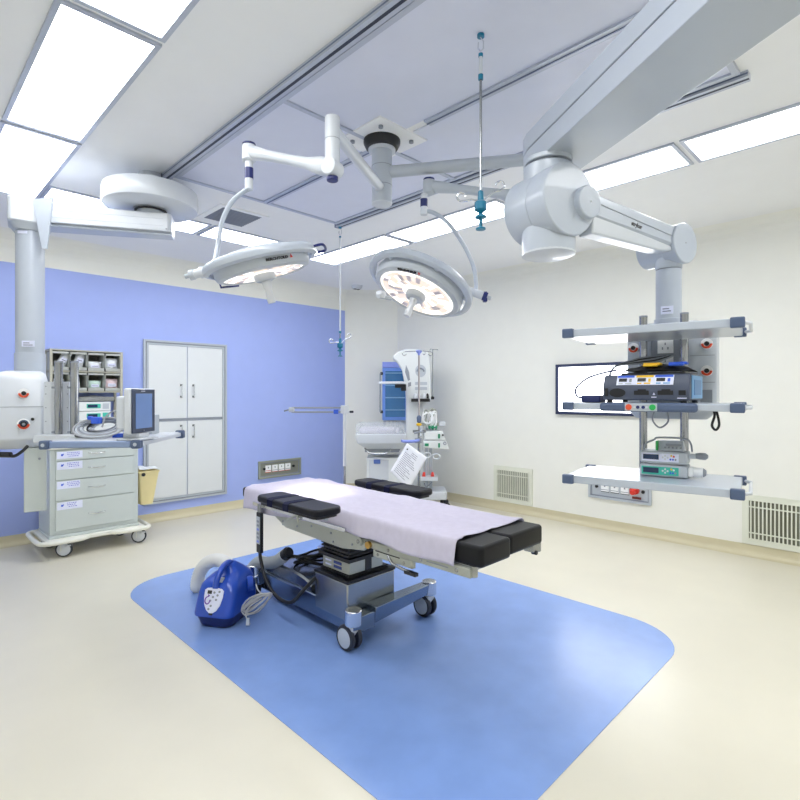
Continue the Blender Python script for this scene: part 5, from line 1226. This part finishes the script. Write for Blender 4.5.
for rr_ in (.05, .065):
    mb = MB(); a_ = q_(399, 429); mb.tube([(a_[0]+rr_*math.cos(a), -.30+.01*rr_, a_[1]+rr_*.9*math.sin(a)) for a in [i*2*PI/12 for i in range(12)]], .005, M_GREYM, n=6, closed=True, smooth=3); k(mb, 'sensor_lead', ba)
mb = MB(); mb.loft([rect(xl+.12, xr-.10, -.2, .15, zb(450.5)), rect(xl+.12, xr-.07, -.22, .16, zb(447))], M_GREYM); mb.tube([(xl+.12, -.25, zb(446)), (xl+.2, -.28, zb(451)), (xr-.25, -.28, zb(451)), (xr-.2, -.25, zb(447))], .009, M_STEEL, n=8, smooth=4); k(mb, 'tilt_tray', t)
# drawer unit below
mb = MB(); a_ = q_(367.5, 480); b_ = q_(408, 456); mb.box((a_[0], -.2, a_[1]), (b_[0], .2, b_[1]), M_WARMW); du = k(mb, 'drawer_unit', bevel=.008)
mb = MB(); a_ = q_(370, 477); b_ = q_(389, 458); mb.box((a_[0], -.212, a_[1]), (b_[0], -.2, b_[1]), M_WHITE); dd_ = k(mb, 'drawer', du, bevel=.004)
mb = MB(); a_ = q_(374.5, 461.5); b_ = q_(381, 457.5); mb.box((a_[0], -.226, a_[1]), (b_[0], -.212, b_[1]), mat('latch_blue', (84, 110, 180), .4)); k(mb, 'latch', dd_, bevel=.004)
# base
mb = MB(); mb.box((q_(376, 0)[0], -.22, .13), (q_(421, 0)[0], .28, .21), M_WARMW); mb.box((q_(404, 0)[0], .0, .2), (q_(420, 0)[0], .2, .6), M_WARMW); k(mb, 'base', bevel=.012)
for x, y in ((q_(379, 0)[0], -.16), (q_(379, 0)[0], .22), (q_(418, 0)[0], -.16), (q_(418, 0)[0], .22)):
    mb = MB(); mb.cyl((x, y, .10), (x, y, .14), .02, M_GREYM, n=12); h = k(mb, 'caster')
    mb = MB(); mb.lathe([(0, -.02), (.05, -.018), (.055, -.008), (.055, .008), (.05, .018), (0, .02)], M_RUBBER, X=Matrix.Translation((x, y-.02, .056)) @ Matrix.Rotation(PI/2, 4, 'Y'), n=20); k(mb, 'wheel', h)
# thin secondary pole on the warmer
mb = MB(); a_ = q_(433, 398); b_ = q_(433, 349); mb.cyl((a_[0], .06, a_[1]), (b_[0], .06, b_[1]), .006, M_STEEL, n=8)
mb.tube([(b_[0]-.04, .06, b_[1]-.02), (b_[0]-.03, .06, b_[1]+.005), (b_[0], .06, b_[1]), (b_[0]+.06, .06, b_[1]), (b_[0]+.07, .06, b_[1]-.015)], .004, M_STEEL, n=6, smooth=3); tp = k(mb, 'side_pole')
mb = MB(); mb.box((a_[0]-.04, .03, a_[1]-.02), (a_[0]+.02, .10, a_[1]+.02), M_BLACK); k(mb, 'pole_clamp', tp, bevel=.01)

# equipment trolley right of the warmer
FT = 6.80
lt = C(FT, GX(434, FT)); s2 = FT/520
t = thing('equipment_trolley', 'narrow white trolley of cables and green-marked modules right of the infant warmer', 'trolley', (lt.x, lt.y, 0), YW)
def q2(u, v): return ((u-434)*s2, GZ(v, FT))
mb = MB(); a_ = q2(421, 497); b_ = q2(446, 489); mb.prism(rrect(b_[0]-a_[0], .40, .04, 4, (a_[0]+b_[0])/2, 0), max(.13, a_[1]), b_[1], M_WHITE); bs = k(mb, 'base', t, bevel=.01)
for x, y in ((a_[0]+.04, -.15), (b_[0]-.02, -.15), (a_[0]+.04, .15), (b_[0]-.02, .15)):
    mb = MB(); mb.box((x-.03, y-.03, .05), (x+.03, y+.03, .15), M_RUBBER); mb.lathe([(0, -.02), (.055, -.018), (.06, 0), (.055, .018), (0, .02)], M_BLACK, X=Matrix.Translation((x+.01, y-.02, .061)) @ Matrix.Rotation(math.radians(60), 4, 'Z') @ Matrix.Rotation(PI/2, 4, 'Y'), n=20); k(mb, 'caster', bs, bevel=.006)
for u in (427, 431):
    mb = MB(); x = q2(u, 0)[0]; mb.box((x-.02, .02, .15), (x+.02, .06, GZ(425, FT)), M_GREYL); k(mb, 'upright', t, bevel=.004)
mb = MB(); a_ = q2(417, 479.5); b_ = q2(437, 475.5); mb.box((a_[0], -.14, a_[1]), (b_[0], .12, b_[1]), M_WHITE); ls_ = k(mb, 'lower_shelf', t, bevel=.006)
for u in (423.5, 432):
    mb = MB(); x, z = q2(u, 475.4); mb.hexa([(x-.022, -.1, z), (x+.022, -.1, z), (x+.022, 0, z), (x-.022, 0, z)], [(x-.008, -.08, z+.05), (x+.018, -.08, z+.05), (x+.018, -.02, z+.05), (x-.008, -.02, z+.05)], M_RED); k(mb, 'red_clip', ls_, bevel=.004)
mb = MB(); a_ = q2(424, 438.5); b_ = q2(446, 430.5); X = Matrix.Rotation(.0, 4, 'Y'); mb.hexa([(a_[0], -.17, a_[1]), (b_[0]-.02, -.17, a_[1]-.01), (b_[0]-.02, .02, a_[1]-.01), (a_[0], .02, a_[1])], [(a_[0], -.17, b_[1]), (b_[0]-.06, -.17, b_[1]+.01), (b_[0]-.06, .02, b_[1]+.01), (a_[0], .02, b_[1])], M_WARMW); m1 = k(mb, 'upper_module', t, bevel=.01)
a_ = q2(423, 448); b_ = q2(448, 439.5)
mb = MB(); mb.hexa([(a_[0], -.18, a_[1]+.02), (b_[0], -.18, a_[1]), (b_[0], .02, a_[1]), (a_[0], .02, a_[1]+.02)], [(a_[0], -.18, b_[1]), (b_[0]-.04, -.18, b_[1]), (b_[0]-.04, .02, b_[1]), (a_[0], .02, b_[1])], M_WARMW); m2 = k(mb, 'lower_module', t, bevel=.01)
for m_, u, v, w_2, h_2 in ((m1, 438, 435, .012, .028), (m1, 444, 434, .0, .0), (m2, 438, 444, .012, .028), (m2, 426, 443.5, .025, .018)):
    x, z = q2(u, v); mb = MB()
    if w_2: mb.box((x-w_2, -.187, z-h_2), (x+w_2, -.17, z+h_2), mat('module_green', (30, 140, 100), .4))
    else: mb.cyl((x-.03, -.183, z), (x-.03, -.165, z), .012, M_BLACK, n=12)
    k(mb, 'module_mark', m_)
mb = MB(); x, z = q2(443.5, 442); mb.cyl((x, -.20, z), (x, -.175, z), .022, M_GREYM, n=16); mb.cyl((x, -.205, z), (x, -.20, z), .012, M_WHITE, n=12); k(mb, 'dial', m2)
mb = MB(); x, z = q2(432, 427.5)
for dx in (-.02, .02): mb.tube([(x+dx-.02, -.15, z-.01), (x+dx-.03, -.16, z+.03), (x+dx+.005, -.17, z+.01), (x+dx+.03, -.16, z+.03), (x+dx+.02, -.15, z-.02)], .010, MC['module_green'], n=8, smooth=3)
k(mb, 'green_clips', m1)
mb = MB(); rnd = random.Random(9)
for q in range(9):
    cx_, cz_ = q2(rnd.uniform(427, 434), rnd.uniform(416, 420)); rx_, rz_ = rnd.uniform(.03, .07), rnd.uniform(.06, .13); tl_ = rnd.uniform(-.5, .5); yy_ = -.06-.008*q
    mb.tube([(cx_+rx_*math.cos(a)*math.cos(tl_)-rz_*math.sin(a)*math.sin(tl_), yy_+.012*math.sin(2*a), cz_+rx_*math.cos(a)*math.sin(tl_)+rz_*math.sin(a)*math.cos(tl_)) for a in [i*2*PI/10 for i in range(10)]], .011, M_SOCK if q % 3 else M_CREAMM, n=7, closed=True, smooth=3)
k(mb, 'white_cable_bundle', t)
mb = MB(); a_ = q2(416, 425.5); b_ = q2(443, 422.5); mb.box((a_[0]+.05, -.10, a_[1]), (b_[0], .05, b_[1]), M_CREAMM); mb.box((b_[0]-.06, -.12, a_[1]), (b_[0]+.02, .02, b_[1]+.015), M_WHITE); k(mb, 'top_bracket', t, bevel=.006)
mb = MB()
for sx in (-1, 1):
    x, z = q2(431+sx*4.5, 454.5); mb.tube([(x+.045*math.cos(a)*1.0, -.15+.01*sx, z-.01*sx+.032*math.sin(a)) for a in [i*2*PI/10 for i in range(10)]], .010, M_WHITE, n=7, closed=True, smooth=3)
mb.tube([(q2(424, 449)[0], -.15, q2(0, 449)[1]), (q2(420, 455)[0], -.16, q2(0, 455)[1]), (q2(424, 457)[0], -.16, q2(0, 457)[1])], .009, M_WHITE, n=7, smooth=4)
k(mb, 'cable_loops', t)
mb = MB(); x, z = q2(427, 483); mb.tube([(x-.04, -.1, z+.02), (x-.02, -.11, z-.03), (x+.03, -.1, z), (x+.06, -.1, z+.03)], .008, M_GREYM, n=7, smooth=4); k(mb, 'small_hook', ls_)

# IV stand with sheet of paper
FI = 6.25
li = C(FI, GX(419, FI))
t = thing('infusion_stand', 'steel infusion stand with periwinkle hook head and yellow ring before the infant warmer', 'infusion stand', (li.x, li.y, 0), YW)
zi = lambda v: GZ(v, FI); si = FI/520
mb = MB(); mb.cyl((0, 0, .09), (0, 0, zi(430)), .0155, M_STEEL, n=16); mb.cyl((0, 0, zi(430)), (0, 0, zi(354)), .011, mat('warm_steel', (176, 168, 168), .3, .8), n=16); k(mb, 'pole', t)
mb = MB(); mb.lathe([(.012, -.04), (.016, -.02), (.035, 0), (.042, .012), (.035, .02), (0, .024)], M_LILAC, X=Matrix.Translation((0, 0, zi(352)))); hh_ = k(mb, 'hook_head', t)
for an, L_ in ((0, .14), (PI, .18), (PI/2, .12), (-PI/2+.5, .12)):
    c_, s_2 = math.cos(an), math.sin(an)
    mb = MB(); mb.tube([(c_*.03, s_2*.03, zi(351)), (c_*L_*.6, s_2*L_*.6, zi(351)-.005), (c_*L_, s_2*L_, zi(351)-.01), (c_*(L_+.02), s_2*(L_+.02), zi(351)-.035), (c_*L_, s_2*L_, zi(351)-.055), (c_*(L_-.03), s_2*(L_-.03), zi(351)-.04)], .0045, M_STEEL, n=7, smooth=4); k(mb, 'hook', hh_)
mb = MB(); mb.lathe([(.016, -.045), (.026, -.035), (.028, .02), (.018, .04), (.013, .045)], M_SLATE, X=Matrix.Translation((0, 0, zi(419)))); k(mb, 'height_knob', t)
mb = MB(); mb.lathe([(.018, -.018), (.032, -.008), (.032, .008), (.018, .016)], M_YEL, X=Matrix.Translation((0, 0, zi(424.5)))); k(mb, 'yellow_ring', t)
mb = MB(); mb.box((-.075, -.03, zi(432.5)), (.08, .02, zi(430)), M_STEEL); mb.cyl((-.06, -.04, zi(433)), (.05, -.05, zi(431)), .012, M_GREYM, n=10); mb.cyl((.02, -.06, zi(436)), (.02, -.01, zi(428)), .012, M_GREYL, n=10); k(mb, 'pole_clamp', t)
mb = MB(); mb.tube([(-.20, -.04, zi(439.5)), (-.19, -.04, zi(441)), (-.06, -.04, zi(441)), (0, -.02, zi(440))], .018, M_LILAC, n=12, smooth=3); mb.box((-.05, -.035, zi(443)), (.03, .02, zi(438)), M_GREYM); hb2 = k(mb, 'blue_arm', t)
for q in range(5):
    an = 2*PI*q/5+.3; c_, s_2 = math.cos(an), math.sin(an)
    mb = MB(); mb.tube([(0, 0, .11), (c_*.12, s_2*.12, .10), (c_*.27, s_2*.27, .075)], .014, M_STEEL, n=10); lg = k(mb, 'foot', t)
    mb = MB(); x, y = c_*.27, s_2*.27; mb.cyl((x, y, .05), (x, y, .085), .01, M_GREYM, n=10); mb.lathe([(0, -.011), (.024, -.01), (.028, 0), (.024, .01), (0, .011)], M_RUBBER, X=Matrix.Translation((x, y, .029)) @ Matrix.Rotation(PI/2, 4, 'Y'), n=16); k(mb, 'caster', lg)
# paper
FPp = 6.15
pc = [P(u, v, FPp) for u, v in ((407, 443), (427, 457.5), (408.5, 490), (390, 471.5))]
mb = MB()
def pf(i, j):
    a = pc[0]*(1-i)+pc[1]*i; b = pc[3]*(1-i)+pc[2]*i; p = a*(1-j)+b*j
    return p-FWD*(.012*math.sin(PI*i)*j)
t = thing('paper_sheet', 'white printed instruction sheet hanging tilted from the periwinkle arm of the infusion stand', 'paper', tuple(pc[0]))
mb.grid(pf, 10, 12, M_PAPER); pp = build(mb, 'page', t, world=True, solid=.0012, recalc=False)
mb = MB(); rnd = random.Random(8)
for rw in range(15):
    j = .14+rw*.052; i0 = .12 if rw not in (0, 1) else .38; i1 = rnd.uniform(.55, .85) if rw > 1 else .66
    if rw in (3, 8): i1 = .45
    i = i0
    while i < i1:
        w = rnd.uniform(.03, .07); e = Vector(-FWD*.0015)
        mb.add([pf(i, j)+e, pf(min(i+w, i1), j)+e, pf(min(i+w, i1), j+.014)+e, pf(i, j+.014)+e], [(0, 1, 2, 3)], M_INK); i += w+.015
build(mb, 'printed_lines', pp, world=True)
mb = MB(); q = pc[0]*.8+pc[1]*.1+pc[3]*.1+(pc[2]-pc[0])*.04-FWD*.002; mb.cyl(q, q-FWD*.012, .009, M_BLACK, n=12); build(mb, 'pin', t, world=True)
# ------------------------------------------------------------------ camera, light, view
cd = bpy.data.cameras.new('camera'); cam = bpy.data.objects.new('camera', cd); COL.objects.link(cam)
cam.location = (0, 0, EYE); cam.rotation_euler = (PI/2, 0, -PI/4)
cd.sensor_width = 36; cd.sensor_fit = 'HORIZONTAL'; cd.lens = 36*520/800; cd.shift_y = -6/800; cd.clip_start = .02
sc.camera = cam
w = bpy.data.worlds.new('world'); sc.world = w; w.use_nodes = True
w.node_tree.nodes['Background'].inputs[0].default_value = (1, 1, 1, 1); w.node_tree.nodes['Background'].inputs[1].default_value = .3
vs = sc.view_settings; vs.view_transform = 'Standard'; vs.look = 'None'; vs.gamma = 1; vs.exposure = EXPO; vs.use_curve_mapping = False
try:
    sc.cycles.use_denoising = True; sc.cycles.max_bounces = 10; sc.cycles.diffuse_bounces = 7; sc.cycles.glossy_bounces = 4; sc.cycles.transparent_max_bounces = 8
    sc.cycles.sample_clamp_indirect = 6
except Exception: pass
